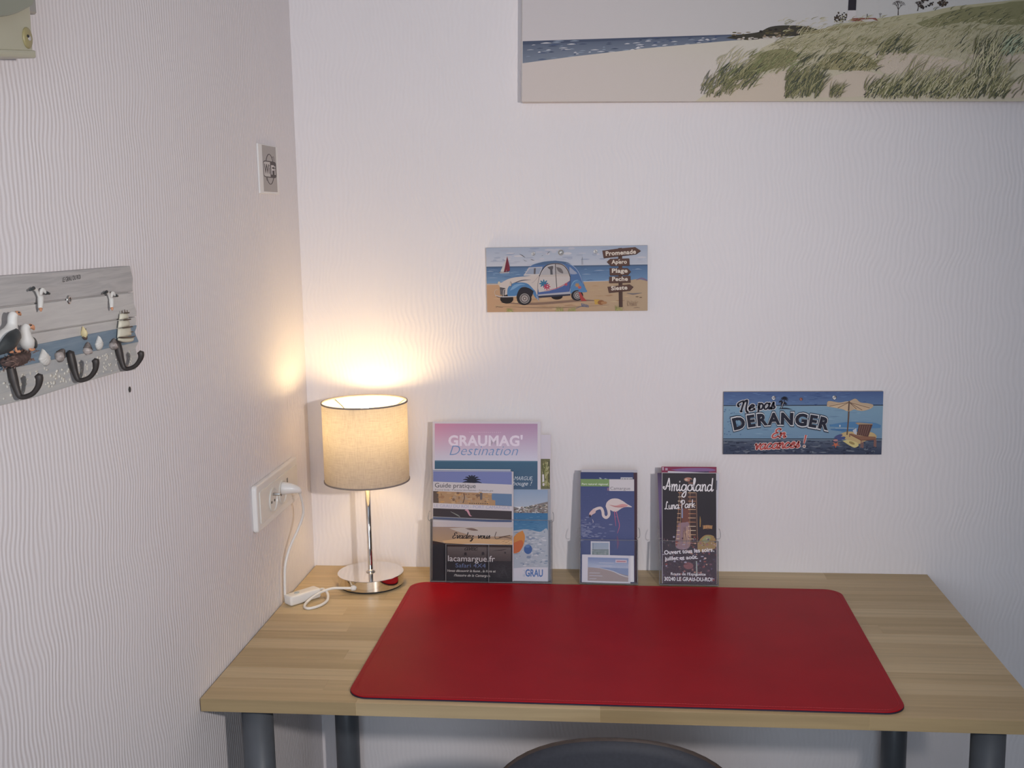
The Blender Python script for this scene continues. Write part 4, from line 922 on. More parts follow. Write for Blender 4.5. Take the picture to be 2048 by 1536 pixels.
for (y, z), s_ in (((-1.0535, 1.3885), 1.0), ((-.8875, 1.3735), .9)):
    b_ = obj('flying_gull', sweep(BM(), [rk(y + .008 * s_, z - .011 * s_, .018), rk(y + .002, z - .004 * s_, .020), rk(y - .003 * s_, z - .010 * s_, .022), rk(y - .006 * s_, z - .015 * s_, .023)], [.0012, .0032 * s_, .0030 * s_, .0024 * s_], n=10, per=5), WRES, rack, smooth=True)
    for sgn, tip in ((-1, (-.022, .0065)), (1, (.018, .000))):
        wg = obj('wing', sweep(BM(), [rk(y + .001, z - .004 * s_, .019), rk(y + sgn * .006 * s_, z + .004 * s_, .0205), rk(y + tip[0] * .62 * s_, z + tip[1] * s_ + .0005, .0215)], [.0024, .0026, .0018], n=8, per=4, flat=.6), WRES, b_, smooth=True)
        obj('wing_tip', sweep(BM(), [rk(y + tip[0] * .60 * s_, z + tip[1] * s_ + .0006, .0215), rk(y + tip[0] * s_, z + (tip[1] - .001) * s_, .0218)], [.0021, .0012], n=8, per=3, smooth=False), BRES, wg, smooth=True)
    obj('beak', sweep(BM(), [rk(y - .0062 * s_, z - .0155 * s_, .0235), rk(y - .0080 * s_, z - .0180 * s_, .0245)], [.0022 * s_, .0010], n=8, per=2, smooth=False), ORES, b_, smooth=True)
# small sail boat, shells, sailing ship
bm = BM(); sweep(bm, [rk(-.9578, 1.3305, .0175), rk(-.9580, 1.336, .0185), rk(-.9582, 1.3435, .0175)], [.0030, .0042, .0006], n=12, per=5, flat=.6)
bo = obj('small_sail', bm, mat('cream_resin', (.60, .50, .28), .5, noise=(60, .1)), rack, smooth=True)
bm = BM(); sweep(bm, [rk(-.9625, 1.3315, .019), rk(-.9578, 1.3290, .020), rk(-.9530, 1.3315, .019)], [.0008, .0016, .0008], n=8, per=5); obj('hull', bm, mat('brown_resin', (.09, .06, .05), .6, noise=(60, .2)), bo, smooth=True)
bm = BM(); sweep(bm, [rk(-.9578, 1.331, .0215), rk(-.9580, 1.341, .0208)], .0004, n=6, per=2, smooth=False); obj('mast', bm, BRES, bo)
def scallop(y, z, w, h, lean):
    bm = BM(); n = 36; outl = []
    for k in range(n):
        a = 2 * pi * k / n; px, pz = cos(a), sin(a)
        if pz > 0: px *= (1 - pz) ** .75 + .05 * (1 - pz); pz *= 1.15
        outl.append((px * w + lean * pz * h, pz * h))
    rings = []
    for r_, x_ in ((1.0, .0168), (.8, .0192), (.5, .0208), (.2, .0214)):
        rings.append([bm.verts.new(rk(y + p * r_, z + q * r_ + (1 - r_) * h * .1, x_ + (.0006 if k % 3 == 0 and r_ < .9 else 0))) for k, (p, q) in enumerate(outl)])
    c = bm.verts.new(rk(y, z + h * .1, .0215))
    for A_, B__ in zip(rings, rings[1:]):
        for k in range(n): bm.faces.new([A_[k], A_[(k + 1) % n], B__[(k + 1) % n], B__[k]])
    for k in range(n): bm.faces.new([rings[-1][k], rings[-1][(k + 1) % n], c])
    bm.faces.new(rings[0][::-1]); bmesh.ops.recalc_face_normals(bm, faces=bm.faces[:])
    return obj('scallop_shell', bm, WRES, rack, smooth=True)
scallop(-1.0490, 1.3180, .0115, .0098, -.30); scallop(-.9215, 1.3190, .0088, .0088, 0.0)
SPIRAL = mat('spiral_shell', (.36, .31, .29), .4, noise=(160, .4)); BAND = mat('shell_band', (.075, .06, .055), .45, noise=(160, .3))
for y, z, dy, dz in ((-1.0235, 1.3152, .0165, .0075), (-.9570, 1.3132, .0075, .0110), (-.8905, 1.3112, .0095, .0095)):
    P_ = lambda t: rk(y + dy * t, z + dz * t, .0200 - .002 * t); r_ = lambda t: .0055 * (1 - t) ** .7 + .0007
    ss = obj('spiral_shell', sweep(BM(), [P_(t / 8) for t in range(9)], [r_(t / 8) for t in range(9)], n=14, per=3), SPIRAL, rack, smooth=True)
    for t in (.28, .46, .63, .80):
        obj('band', sweep(BM(), [P_(t - .045), P_(t), P_(t + .045)], [r_(t - .04) * 1.02, r_(t) * 1.2, r_(t + .04) * 1.02], n=12, per=2), BAND, ss, smooth=True)
CRES = mat('ship_cream', (.62, .58, .47), .5, noise=(90, .08)); BRN = mat('ship_brown', (.10, .07, .05), .6, noise=(90, .3))
sy = -.8555
bm = BM(); sweep(bm, [rk(sy - .021, 1.3190, .021), rk(sy - .010, 1.3165, .023), rk(sy + .010, 1.3150, .023), rk(sy + .020, 1.3158, .021)], [.0016, .0026, .0026, .0014], n=10, per=5); ship = obj('ship_hull', bm, CRES, rack, smooth=True)
bm = BM(); sweep(bm, [rk(sy - .022, 1.3215, .023), rk(sy, 1.3192, .0262), rk(sy + .021, 1.3180, .023)], .0009, n=8, per=4); obj('rail', bm, BRN, ship, smooth=True)
for z0, z1, w0, w1 in ((1.3202, 1.3318, .0200, .0165), (1.3325, 1.3415, .0160, .0125), (1.3425, 1.3500, .0118, .0090)):
    bm = BM(); n = 8; rows_ = []
    for j in range(5):
        t = j / 4; z = z0 + (z1 - z0) * t; w = w0 + (w1 - w0) * t
        rows_.append([bm.verts.new(rk(sy - w + 2 * w * i / n, z - .02 * (-w + 2 * w * i / n), .0195 + .0055 * sin(pi * i / n) ** .6 * (.7 + .3 * sin(pi * t)))) for i in range(n + 1)])
    for A_, B__ in zip(rows_, rows_[1:]):
        for i in range(n): bm.faces.new([A_[i], A_[i + 1], B__[i + 1], B__[i]])
    bmesh.ops.recalc_face_normals(bm, faces=bm.faces[:])
    s_ = obj('sail', bm, CRES, ship, smooth=True); md = s_.modifiers.new('thick', 'SOLIDIFY'); md.thickness = .0012
    bm = BM(); sweep(bm, [rk(sy - w1 * .75, z1 + .0006, .0245), rk(sy, z1 + .0003, .0262), rk(sy + w1 * .85, z1 - .0003, .0240)], .0009, n=7, per=4); obj('yard', bm, BRN, ship, smooth=True)
bm = BM()
for q in (-.006, .002, .009): sweep(bm, [rk(sy + q, 1.350, .021), rk(sy + q, 1.3545 - abs(q) * .2, .021)], .0006, n=6, per=2, smooth=False)
obj('mast_tops', bm, BRN, ship)
bm = BM(); sweep(bm, [rk(sy + .006, 1.3255, .0265), rk(sy + .012, 1.3250, .0255)], .0008, n=6, per=2, smooth=False); obj('gaff', bm, BRN, ship)

# ------------------------------------------------------------------ brochure stands on the desk
TA = radians(10)
def LP(u, v, off, y0=-0.085, z0=0.743):
    return (u, y0 + sin(TA) * v - cos(TA) * off, z0 + cos(TA) * v + sin(TA) * off)
def stand(name, label, u0, u1, v_front, v_back, depth, ears_v, card=None):
    t = thing(name, label, 'leaflet stand', LP(u0, 0, 0), (-TA, 0, 0), 'clear leaflet stands on the desk')
    w = u1 - u0
    b_ = obj('back_panel', box(BM(), 0, w, 0.0, 0.0018, -0.0022, v_back, bev=.0004), ACRYLIC, t)
    obj('front_panel', box(BM(), 0.0003, w - .0003, -depth - .0016, -depth, -0.0022, v_front, bev=.0004), ACRYLIC, t)
    obj('ledge', box(BM(), 0.0003, w - .0003, -depth - .0016, 0.0, -0.0022, -0.0006, bev=.0003), ACRYLIC_EDGE, t)
    bm = BM(); box(bm, 0.0003, w - .0003, -depth - .0018, -depth + .0002, v_front, v_front + .0009); obj('front_rim', bm, ACRYLIC_EDGE, t)
    for x in (0.0, w - .0016):
        sp = obj('side_panel', box(BM(), x, x + .0016, -depth, -0.0002, -0.0006, v_front, bev=.0003), ACRYLIC_EDGE, t)
    for sgn, x in ((-1, 0.0), (1, w)):
        bm = BM(); sweep(bm, [(x - sgn * .004, -depth - .001, ears_v - .009), (x + sgn * .0015, -depth - .001, ears_v - .0085), (x + sgn * .0035, -depth - .001, ears_v - .004), (x + sgn * .0030, -depth + .003, ears_v + .006), (x + sgn * .0012, -depth + .006, ears_v + .010)], .0007, n=7, per=4)
        obj('side_flange', bm, ACRYLIC_EDGE, t, smooth=True)
    # slanted rear support down to the desk
    bm = BM(); prism(bm, [(0.0018, .10), (0.0030, .105), (0.0420, 0.0050), (0.0405, 0.0050)], 'x', w * .25, w * .75)
    obj('rear_support', bm, ACRYLIC, t)
    for x in (w * .18, w * .82):
        bm = BM(); lathe(bm, [(0, -.0030), (.0045, -.0030), (.0045, -.0022), (0, -.0022)], 12, c=(x, -depth + .003)); obj('foot', bm, ACRYLIC_EDGE, t)
    if card:
        bm = BM(); x0, x1, h = card
        box(bm, x0, x1, -depth - .0075, -depth - .0065, -0.0015, h, bev=.0003)
        obj('card_pocket', bm, ACRYLIC, t)
        for x in (x0, x1 - .001): obj('pocket_side', box(BM(), x, x + .001, -depth - .0065, -depth - .0016, -.0015, h), ACRYLIC_EDGE, t)
        obj('pocket_rim', box(BM(), x0, x1, -depth - .0076, -depth - .0064, h, h + .0006), ACRYLIC_EDGE, t)
    return t
H1 = stand('brochure_stand', 'wide clear stand filled with magazines, leftmost of the three stands', 0.2650, 0.5085, 0.122, 0.235, 0.0215, 0.128, card=(0.0325, 0.1190, 0.0735))
H2 = stand('brochure_stand', 'narrow clear stand holding the flamingo leaflet, between the two others', 0.5625, 0.6775, 0.084, 0.205, 0.0150, 0.098)
H3 = stand('brochure_stand', 'narrow clear stand holding the dark funfair leaflet, below the holiday plaque', 0.7185, 0.8335, 0.084, 0.205, 0.0150, 0.098)
PAGE = mat('white_pages', (.72, .70, .71), .6, noise=(300, .03))
def leaflet(name, label, u0, v0, w, h, off, th, roll=0.0, cat='leaflet', page=PAGE, group=None):
    t = thing(name, label, cat, LP(u0 + w / 2, v0, off), (-TA, 0, 0), group)
    t.rotation_euler = (Matrix.Rotation(-TA, 3, 'X') @ Matrix.Rotation(roll, 3, 'Y')).to_euler()
    obj('pages', box(BM(), -w / 2, w / 2, -th, 0, 0, h), page, t)
    return t
def cmap(l, r, top, bot, w, h):
    f = lambda cx, cy: ((cx - l) / (r - l) * w - w / 2, (bot - cy) / (bot - top) * h)
    f.b = (l, top, r, bot); return f

# -- wide stand, from back to front
t = leaflet('magazine', 'white magazine with a leafy photo peeking out behind the pink magazine', 0.2950, 0.0, 0.2100, 0.2905, .0006, .0014, cat='magazine')
A = Art(cmap(130, 1086, 208, 1432, .21, .2905), 1.30, y=-.0015)
A.poly([(130, 208), (1086, 208), (1086, 1432), (130, 1432)], (184, 176, 186))
A.rect(130, 410, 1080, 662, (98, 96, 62), n=1)
for k in range(70): A.line([(R.uniform(1000, 1072), R.uniform(415, 640)), (R.uniform(1010, 1076), R.uniform(430, 655))], [2, R.uniform(6, 16)], R.choice([(126, 122, 70), (74, 72, 50), (150, 146, 104), (108, 112, 60)]), sm=False, step=3e-6)
A.poly([(1008, 540), (1024, 540), (1028, 600), (1010, 605)], (190, 184, 184)); A.ell(1020, 625, 10, 14, (186, 178, 178), n=8)
A.rect(130, 662, 1086, 1432, (150, 150, 158))
A.build('print', t, INK_GLOSS)
t = leaflet('magazine', 'pink and blue destination magazine standing tallest in the wide stand', 0.2672, 0.0, 0.2180, 0.3168, .0024, .0030, cat='magazine')
A = Art(cmap(108, 1006, 95, 1432, .218, .3168), 1.30, y=-.0031)
A.poly([(108, 95), (1006, 95), (1006, 1432), (108, 1432)], (186, 178, 186))
A.rect(126, 113, 980, 425, lambda x, y: mixc(mixc((186, 120, 152), (160, 124, 156), (x - 126) / 850), (184, 182, 198), (y - 113) / 300), n=6)
A.text('GRAUMAG\'', 240, 858, 298, 82, (204, 190, 206), off=.035, space=1.05); A.text('Destination', 250, 820, 380, 82, (98, 130, 176), shear=.32, off=-.012)
for k in range(16): A.line([(415 + k * 17, 187), (424 + k * 17, 187)], 5, (190, 158, 180), sm=False)
A.rect(126, 425, 980, 662, lambda x, y: mixc((56, 92, 118), (62, 84, 112), (y - 425) / 230), n=3)
A.rect(126, 425, 980, 434, (86, 116, 138))
A.rect(126, 662, 980, 1420, (90, 110, 130))
A.text('CAMARGUE,', 740, 940, 588, 32, (176, 184, 192), shear=.3); A.text('ça bouge !', 715, 935, 632, 34, (184, 190, 196), shear=.35)
A.build('print', t, INK_GLOSS)
t = leaflet('leaflet', 'seaside town leaflet with an orange kayak at the right of the wide stand', 0.4010, 0.0, 0.0985, 0.1815, .0058, .0022)
A = Art(cmap(664, 1066, 662, 1418, .0985, .1815), 1.20, y=-.0023)
A.rect(664, 662, 1066, 805, lambda x, y: mixc((126, 148, 178), (156, 166, 182), (y - 662) / 140), n=3)
A.poly([(664, 800), (790, 805), (850, 820), (900, 800), (1066, 760), (1066, 862), (664, 862)], (118, 110, 108))
for k in range(90):
    x = R.uniform(790, 1060); y = R.uniform(800 - max(0, (x - 880)) * .22, 850); A.poly([(x, y), (x + R.uniform(6, 22), y), (x + R.uniform(6, 22), y + 7), (x, y + 7)], R.choice([(184, 182, 184), (168, 162, 158), (76, 84, 70), (150, 138, 120), (96, 60, 56)]), step=1.3e-6)
A.rect(664, 855, 1066, 1010, lambda x, y: mixc((52, 104, 150), (66, 118, 158), (y - 855) / 150), n=3)
A.spl([(664, 1020), (800, 1000), (900, 990), (1000, 1010), (1066, 1000), (1066, 1320), (664, 1320)], (156, 162, 172))
for k in range(130): A.ell(R.uniform(790, 1060), R.uniform(1010, 1290), R.uniform(4, 20), R.uniform(2, 7), R.choice([(178, 180, 186), (136, 146, 162), (116, 130, 152), (184, 184, 188)]), n=8)
for k in range(40): A.ell(R.uniform(790, 1060), R.uniform(880, 1000), R.uniform(4, 18), R.uniform(1, 3), R.choice([(84, 132, 168), (44, 92, 136)]), n=7)
A.spl([(862, 1000), (880, 1050), (868, 1120), (830, 1180), (770, 1182), (774, 1090), (810, 1030)], (196, 122, 52)); A.spl([(775, 1110), (850, 1080), (866, 1120), (830, 1178), (772, 1180)], (188, 92, 48))
A.ell(905, 1155, 34, 40, (60, 92, 150), n=14); A.ell(900, 1130, 20, 12, (84, 118, 168), n=10)
A.poly([(664, 1320), (800, 1312), (900, 1302), (1066, 1302), (1066, 1418), (664, 1418)], (188, 184, 192))
A.text('GRAU', 884, 1026, 1378, 56, (70, 108, 168), off=.03); A.text('LE', 864, 882, 1378, 18, (120, 140, 170)); A.line([(866, 1330), (880, 1330), (880, 1352)], 3, (120, 140, 170), sm=False)
A.build('print', t, INK_GLOSS)
for nm, lb, u0, w, h, off in (('leaflet', 'plain edge of a guide leaflet showing just behind the front practical guide', .2690, .1565, .2215, .0088), ):
    t = leaflet(nm, lb, u0, 0, w, h, off, .0013)
    A = Art(cmap(112, 752, 470, 1430, w, h), 1.20, y=-.0014); A.rect(112, 470, 752, 600, (128, 138, 168)); A.rect(112, 600, 752, 1430, (170, 166, 172)); A.line([(112, 474), (752, 474)], 8, (190, 188, 190), sm=False); A.build('print', t, INK_GLOSS)
t = leaflet('leaflet', 'practical guide leaflet with a palm tree at the front left of the wide stand', 0.2695, 0.0, 0.1620, 0.2175, .0104, .0028)
A = Art(cmap(122, 790, 492, 1430, .162, .2175), 1.20, y=-.0029)
A.rect(122, 492, 790, 1430, (178, 172, 178))
A.rect(124, 494, 776, 604, lambda x, y: mixc((108, 118, 172), (148, 152, 186), 1 - abs(x - 440) / 340), n=1)
for k in range(9):
    a = pi * (k + .2) / 8.4; A.line([(446, 586), (446 + 45 * cos(a), 586 - 52 * sin(a)), (446 + 82 * cos(a), 588 - 72 * sin(a) + 8)], [22, 15, 3], (42, 42, 58))
A.poly([(124, 582), (500, 594), (776, 604), (776, 684), (124, 664)], (186, 180, 184))
A.text('Guide pratique', 138, 478, 632, 38, (64, 60, 66), rot=.012); A.text('Practical Guide • Praktische Informationen • Praktische gids', 140, 622, 658, 13, (90, 84, 88), rot=.012)
A.poly([(124, 664), (776, 684), (776, 790), (124, 766)], (164, 128, 92)); A.poly([(610, 680), (776, 684), (776, 788), (640, 782), (640, 740), (612, 735)], (92, 120, 156)); A.poly([(124, 664), (166, 666), (170, 766), (124, 766)], (92, 76, 68))
for k in range(60): A.ell(R.uniform(150, 600), R.uniform(675, 765), R.uniform(4, 22), R.uniform(3, 14), R.choice([(150, 110, 78), (178, 144, 106), (120, 92, 74), (184, 138, 84), (160, 134, 110)]), n=8)
A.line([(378, 680), (385, 720), (372, 765)], 6, (74, 60, 60)); A.poly([(512, 676), (534, 677), (532, 735), (514, 735)], (98, 90, 92))
for k in range(9): A.ell(430 + k * 18, 768, 6, 4, (70, 62, 62), n=6)
A.poly([(124, 766), (776, 790), (776, 830), (124, 812)], (186, 180, 186)); A.text('LE GRAU DU ROI - PORT CAMARGUE', 132, 762, 802, 26, (146, 146, 176), rot=.020)
A.poly([(124, 812), (776, 830), (776, 905), (124, 885)], (62, 54, 58)); A.line([(270, 840), (330, 872), (350, 888)], [3, 9, 2], (122, 126, 120)); A.line([(388, 826), (410, 830), (430, 870), (446, 876)], [4, 18, 10, 2], (190, 132, 146))
A.poly([(124, 885), (776, 905), (776, 930), (124, 910)], (70, 84, 122)); A.poly([(124, 884), (776, 904), (776, 909), (124, 889)], (150, 152, 158))
A.build('print', t, INK_GLOSS)
t = leaflet('leaflet', 'brown sunset safari leaflet at the bottom front of the wide stand', 0.2692, -0.0003, 0.1605, 0.1175, .0139, .0012)
A = Art(cmap(112, 772, 915, 1432, .1605, .1175), 1.12, y=-.0013)
A.rect(112, 915, 772, 962, (188, 178, 180)); A.rect(112, 962, 772, 1100, lambda x, y: mixc((158, 132, 116), (176, 140, 104), (y - 962) / 130), n=5)
A.spl([(250, 975), (420, 962), (772, 965), (772, 1030), (500, 1040), (350, 1010)], (186, 172, 160)); A.spl([(380, 975), (440, 970), (490, 990), (440, 992)], (124, 100, 88)); A.spl([(190, 1085), (400, 1060), (772, 1075), (772, 1110), (500, 1106), (250, 1112)], (206, 162, 112))
A.rect(112, 1112, 772, 1432, lambda x, y: mixc(mixc((52, 44, 46), (100, 86, 84), 1 - abs(x - 470) / 340), (46, 42, 46), (y - 1112) / 330), n=6)
A.poly([(112, 1085), (220, 1105), (400, 1112), (640, 1118), (772, 1130), (772, 1140), (112, 1140)], (60, 42, 38)); A.rect(235, 1135, 760, 1255, lambda x, y: mixc((108, 94, 90), (72, 60, 60), (y - 1135) / 130), n=3)
A.rect(112, 1112, 232, 1425, (44, 38, 42))
for k in range(40): A.line([(R.uniform(560, 760), R.uniform(1270, 1400)), (R.uniform(640, 766), R.uniform(1290, 1410))], [1, 3], (66, 60, 64), sm=False, step=3e-6)
for x, y in ((385, 1195), (530, 1190)): A.ell(x, y, 12, 14, (52, 44, 46), n=8); A.line([(x - 20, y + 14), (x + 16, y + 12)], 5, (60, 52, 52), sm=False)
A.line([(640, 1000), (628, 1040), (640, 1062), (700, 1045), (760, 1055)], 5, (74, 58, 50)); A.line([(660, 1048), (755, 1030)], 8, (112, 84, 66), sm=False)
for k in range(26): A.ell(R.uniform(650, 765), R.uniform(1078, 1108), R.uniform(2, 7), R.uniform(1, 3), R.choice([(214, 184, 138), (96, 70, 56)]), n=6)
A.script('Evadez', 280, 452, 1062, 26, (34, 28, 30), 6.5, slant=.25, thick=.45); A.script('vous', 490, 586, 1060, 25, (34, 28, 30), 7, slant=.25, thick=.45); A.script('avec', 380, 486, 1164, 24, (54, 44, 44), 6, slant=.25, thick=.45)
A.line([(610, 1168), (650, 1162), (680, 1160), (720, 1150)], [2, 4, 6, 3], (56, 48, 50)); A.ell(712, 1182, 8, 8, (58, 50, 50), n=8)
A.text('lacamargue.fr', 240, 628, 1262, 50, (204, 196, 194), off=.004); A.text('Safari 4X4', 303, 552, 1315, 36, (104, 118, 160), off=-.004)
A.text('Venez découvrir la faune , la flore et', 236, 636, 1354, 20, (196, 188, 180), shear=.35, off=.012); A.text('l\'histoire de la Camargue.', 290, 590, 1394, 20, (196, 188, 180), shear=.35, off=.012)
A.build('print', t, INK_GLOSS)
# -- middle stand
MAR = mat('maroon_pages', (.06, .016, .028), .5, noise=(60, .1))
t = leaflet('leaflet', 'rearmost maroon-edged leaflet in the flamingo stand', 0.5650, 0, .1105, .2215, .0004, .0015, roll=.004, page=MAR)
A = Art(cmap(125, 755, 98, 1430, .1105, .2215), 1.10, y=-.0016); A.rect(125, 98, 755, 1430, (72, 40, 54)); A.rect(125, 98, 755, 128, (176, 172, 182)); A.build('print', t, INK_GLOSS)
t = leaflet('leaflet', 'deep blue leaflet standing just behind the flamingo leaflet', 0.5645, 0, .1045, .2168, .0022, .0016)
A = Art(cmap(118, 728, 126, 1430, .1045, .2168), 1.10, y=-.0017)
A.rect(118, 126, 728, 1430, lambda x, y: mixc((50, 60, 108), (58, 74, 128), (y - 126) / 90), n=3); A.poly([(580, 186), (716, 186), (716, 222), (580, 222)], (188, 184, 190))
for k, x in enumerate((592, 616, 634, 656, 682, 700)): A.poly([(x, 200), (x + 10, 196), (x + 12, 222), (x, 222)], (40, 40, 62))
A.poly([(330, 190), (352, 190), (372, 218), (350, 222)], (150, 156, 176)); A.poly([(385, 215), (400, 196), (425, 205), (430, 222)], (150, 156, 176))
A.build('print', t, INK_GLOSS)
t = leaflet('leaflet', 'blue nature park leaflet with a white flamingo in the middle stand', 0.5648, 0, .1055, .2032, .0042, .0022)
A = Art(cmap(119, 732, 221, 1430, .1055, .2032), 1.20, y=-.0023)
A.rect(119, 221, 732, 1430, lambda x, y: mixc((62, 72, 120), (74, 82, 128), (y - 300) / 600 if y < 900 else .3), n=8)
for k in range(120): 
    x, y = R.uniform(125, 700), R.uniform(330, 1100); A.line([(x, y), (x + R.uniform(10, 30), y + 1)], [1, R.uniform(2, 7)], mixc((56, 64, 112), (92, 98, 142), R.random()), sm=False, step=3e-6)
for k in range(70): A.ell(130 + abs(R.gauss(0, 130)), 830 + R.gauss(0, 60), R.uniform(10, 36), R.uniform(3, 10), mixc((88, 96, 138), (126, 130, 158), R.random()), n=8)
A.rect(119, 221, 446, 306, (112, 142, 84)); A.text('Parc naturel régional', 132, 430, 290, 22, (202, 208, 192), off=.012); A.rect(446, 221, 730, 358, (190, 184, 188)); A.text('Camargue', 458, 686, 344, 34, (92, 88, 96), off=-.004); A.poly([(422, 320), (444, 320), (444, 356), (422, 356)], (128, 96, 126))
FL = (198, 182, 180)
A.spl([(404, 540), (420, 490), (470, 452), (540, 448), (600, 475), (650, 510), (706, 545), (640, 545), (590, 560), (530, 600), (490, 598), (450, 575)], FL)
A.spl([(440, 520), (520, 530), (600, 510), (660, 525), (620, 548), (560, 552), (500, 545)], (196, 132, 132)); A.line([(460, 525), (540, 545), (620, 540)], [2, 6, 2], (150, 96, 100))
A.line([(430, 535), (440, 590), (442, 640), (412, 672), (380, 650), (372, 600), (352, 562), (310, 566), (262, 592)], [50, 34, 32, 32, 32, 32, 32, 32, 36], FL); A.spl([(280, 575), (252, 582), (222, 615), (214, 645), (226, 662), (250, 640), (290, 612)], (196, 164, 162)); A.spl([(214, 640), (232, 640), (236, 664), (222, 668)], (46, 40, 60))
A.line([(505, 595), (512, 680), (522, 770)], [9, 7, 4], (178, 84, 118)); A.line([(525, 595), (545, 680), (562, 768), (538, 855)], [9, 7, 7, 4], (186, 92, 126)); A.line([(535, 880), (545, 960), (538, 1040)], [4, 26, 6], (104, 74, 112)); A.line([(250, 690), (262, 720), (258, 740)], [4, 10, 2], (150, 144, 160))
A.build('print', t, INK_GLOSS)
t = leaflet('photo_card', 'tiny white-framed card peeking above the beach card in the middle stand', 0.5845, .024, .0375, .0565, .0072, .0006, cat='card')
A = Art(cmap(235, 449, 930, 1250, .0375, .0565), 1.20, y=-.0007); A.rect(235, 930, 449, 1250, (190, 188, 192)); A.rect(248, 945, 438, 1250, lambda x, y: mixc((134, 150, 172), (160, 166, 172), (y - 945) / 70), n=2); A.rect(248, 1022, 438, 1080, (118, 130, 132)); A.line([(262, 950), (262, 1080)], 4, (96, 104, 116), sm=False); A.line([(250, 1022), (436, 1020)], 4, (92, 100, 96), sm=False)
for k in range(20): A.ell(R.uniform(255, 430), R.uniform(1030, 1078), R.uniform(4, 12), R.uniform(2, 5), R.choice([(150, 156, 154), (92, 106, 98)]), n=7)
A.build('print', t, INK_GLOSS)
t = leaflet('photo_card', 'plain white card edge behind the beach card in the middle stand', 0.5690, .0015, .1005, .0515, .0084, .0008, cat='card', roll=-.006)
t = leaflet('photo_card', 'white-bordered beach photo card at the bottom of the middle stand', 0.5668, -.0004, .0955, .0545, .0098, .0010, cat='card', roll=.012)
A = Art(cmap(132, 692, 1082, 1422, .0955, .0545), 1.20, y=-.0011)
A.rect(132, 1082, 692, 1422, (192, 188, 196)); A.rect(200, 1114, 668, 1260, lambda x, y: mixc((112, 130, 172), (158, 166, 188), (y - 1114) / 120), n=4); A.poly([(200, 1235), (400, 1250), (668, 1290), (668, 1402), (200, 1402)], (150, 134, 132)); A.poly([(330, 1235), (668, 1238), (668, 1330), (520, 1290)], (120, 136, 172)); A.line([(320, 1240), (480, 1275), (580, 1320), (668, 1345)], [3, 8, 10, 8], (184, 184, 190))
A.rect(518, 1136, 648, 1172, (190, 170, 178)); A.line([(530, 1155), (636, 1155)], 12, (176, 110, 120), sm=False)
for y, x0, x1 in ((1178, 330, 500), (1215, 300, 480), (1305, 218, 340), (1340, 218, 370), (1376, 218, 300)): A.line([(x0, y), (x1, y)], 6, (176, 176, 190), sm=False)
A.build('print', t, INK_GLOSS)
# -- right stand
t = leaflet('leaflet', 'crimson leaflet at the very back of the funfair stand', 0.7240, 0, .1070, .2285, .0004, .0014, page=mat('crimson_pages', (.26, .018, .05), .5, noise=(60, .1)))
A = Art(cmap(136, 766, 75, 1420, .107, .2285), 1.10, y=-.0015); A.rect(136, 75, 766, 1420, (136, 30, 70)); A.rect(145, 80, 160, 118, (182, 160, 176)); A.rect(178, 92, 206, 118, (170, 140, 164)); A.spl([(240, 110), (420, 92), (680, 92), (740, 122), (420, 140)], (126, 84, 140)); A.build('print', t, INK_GLOSS)
t = leaflet('leaflet', 'purple leaflet fanned out to the left behind the funfair leaflet', 0.7245, .0022, .1000, .2160, .0022, .0012, roll=-.040)
A = Art(cmap(100, 700, 135, 1420, .100, .216), 1.10, y=-.0013); A.rect(100, 135, 700, 1420, lambda x, y: mixc((64, 44, 78), (112, 88, 140), 1 - abs(y - 480) / 340), n=6); A.build('print', t, INK_GLOSS)
t = leaflet('leaflet', 'white leaflet fanned out to the right behind the funfair leaflet', 0.7275, .0022, .1000, .2160, .0038, .0012, roll=.040)
A = Art(cmap(150, 770, 135, 1420, .100, .216), 1.20, y=-.0013); A.rect(150, 135, 770, 1420, (182, 178, 188)); A.rect(735, 220, 748, 330, (78, 84, 110)); A.rect(738, 470, 748, 580, (90, 96, 116)); A.build('print', t, INK_GLOSS)
t = leaflet('leaflet', 'black funfair leaflet with night lights in the right-hand stand', 0.7242, 0, .1058, .2172, .0056, .0024)
A = Art(cmap(146, 754, 150, 1420, .1058, .2172), 1.20, y=-.0025)
A.rect(146, 150, 754, 1420, (178, 172, 178)); A.rect(152, 156, 752, 1420, lambda x, y: mixc((40, 32, 40), (74, 54, 66), (y - 700) / 600), n=6)
A.ell(440, 228, 46, 24, (168, 110, 92), n=14); A.ell(420, 230, 16, 12, (190, 160, 140), n=10); A.ell(470, 236, 14, 14, (60, 44, 44), n=10); A.line([(440, 268), (500, 270)], 6, (184, 110, 80), sm=False)
A.poly([(345, 375), (540, 375), (545, 1000), (300, 1000)], (66, 44, 44)); A.poly([(372, 560), (450, 560), (452, 740), (368, 740)], (112, 62, 52)); A.rect(366, 560, 380, 670, (128, 136, 172))
A.spl([(330, 730), (400, 720), (450, 740), (455, 1000), (300, 1000)], (136, 106, 116))
for y in range(380, 1000, 48):
    for x0, x1 in ((330 - (y - 380) * .05, 372 - (y - 380) * .05), (440, 525)): A.line([(x0, y), (x1, y)], [8, 5], R.choice([(206, 160, 120), (184, 120, 84), (214, 190, 160)]), sm=False)
for x0, x1 in ((345, 300), (372, 340), (462, 452), (530, 545)): A.line([(x0, 378), (x1, 1000)], 5, (150, 112, 86), sm=False)
for k in range(60): x = R.uniform(380, 470); A.line([(x, R.uniform(760, 860)), (x + R.uniform(-8, 8), R.uniform(900, 1010))], [3, 1], R.choice([(178, 136, 110), (196, 160, 130), (110, 74, 66)]), sm=False, step=3e-6)
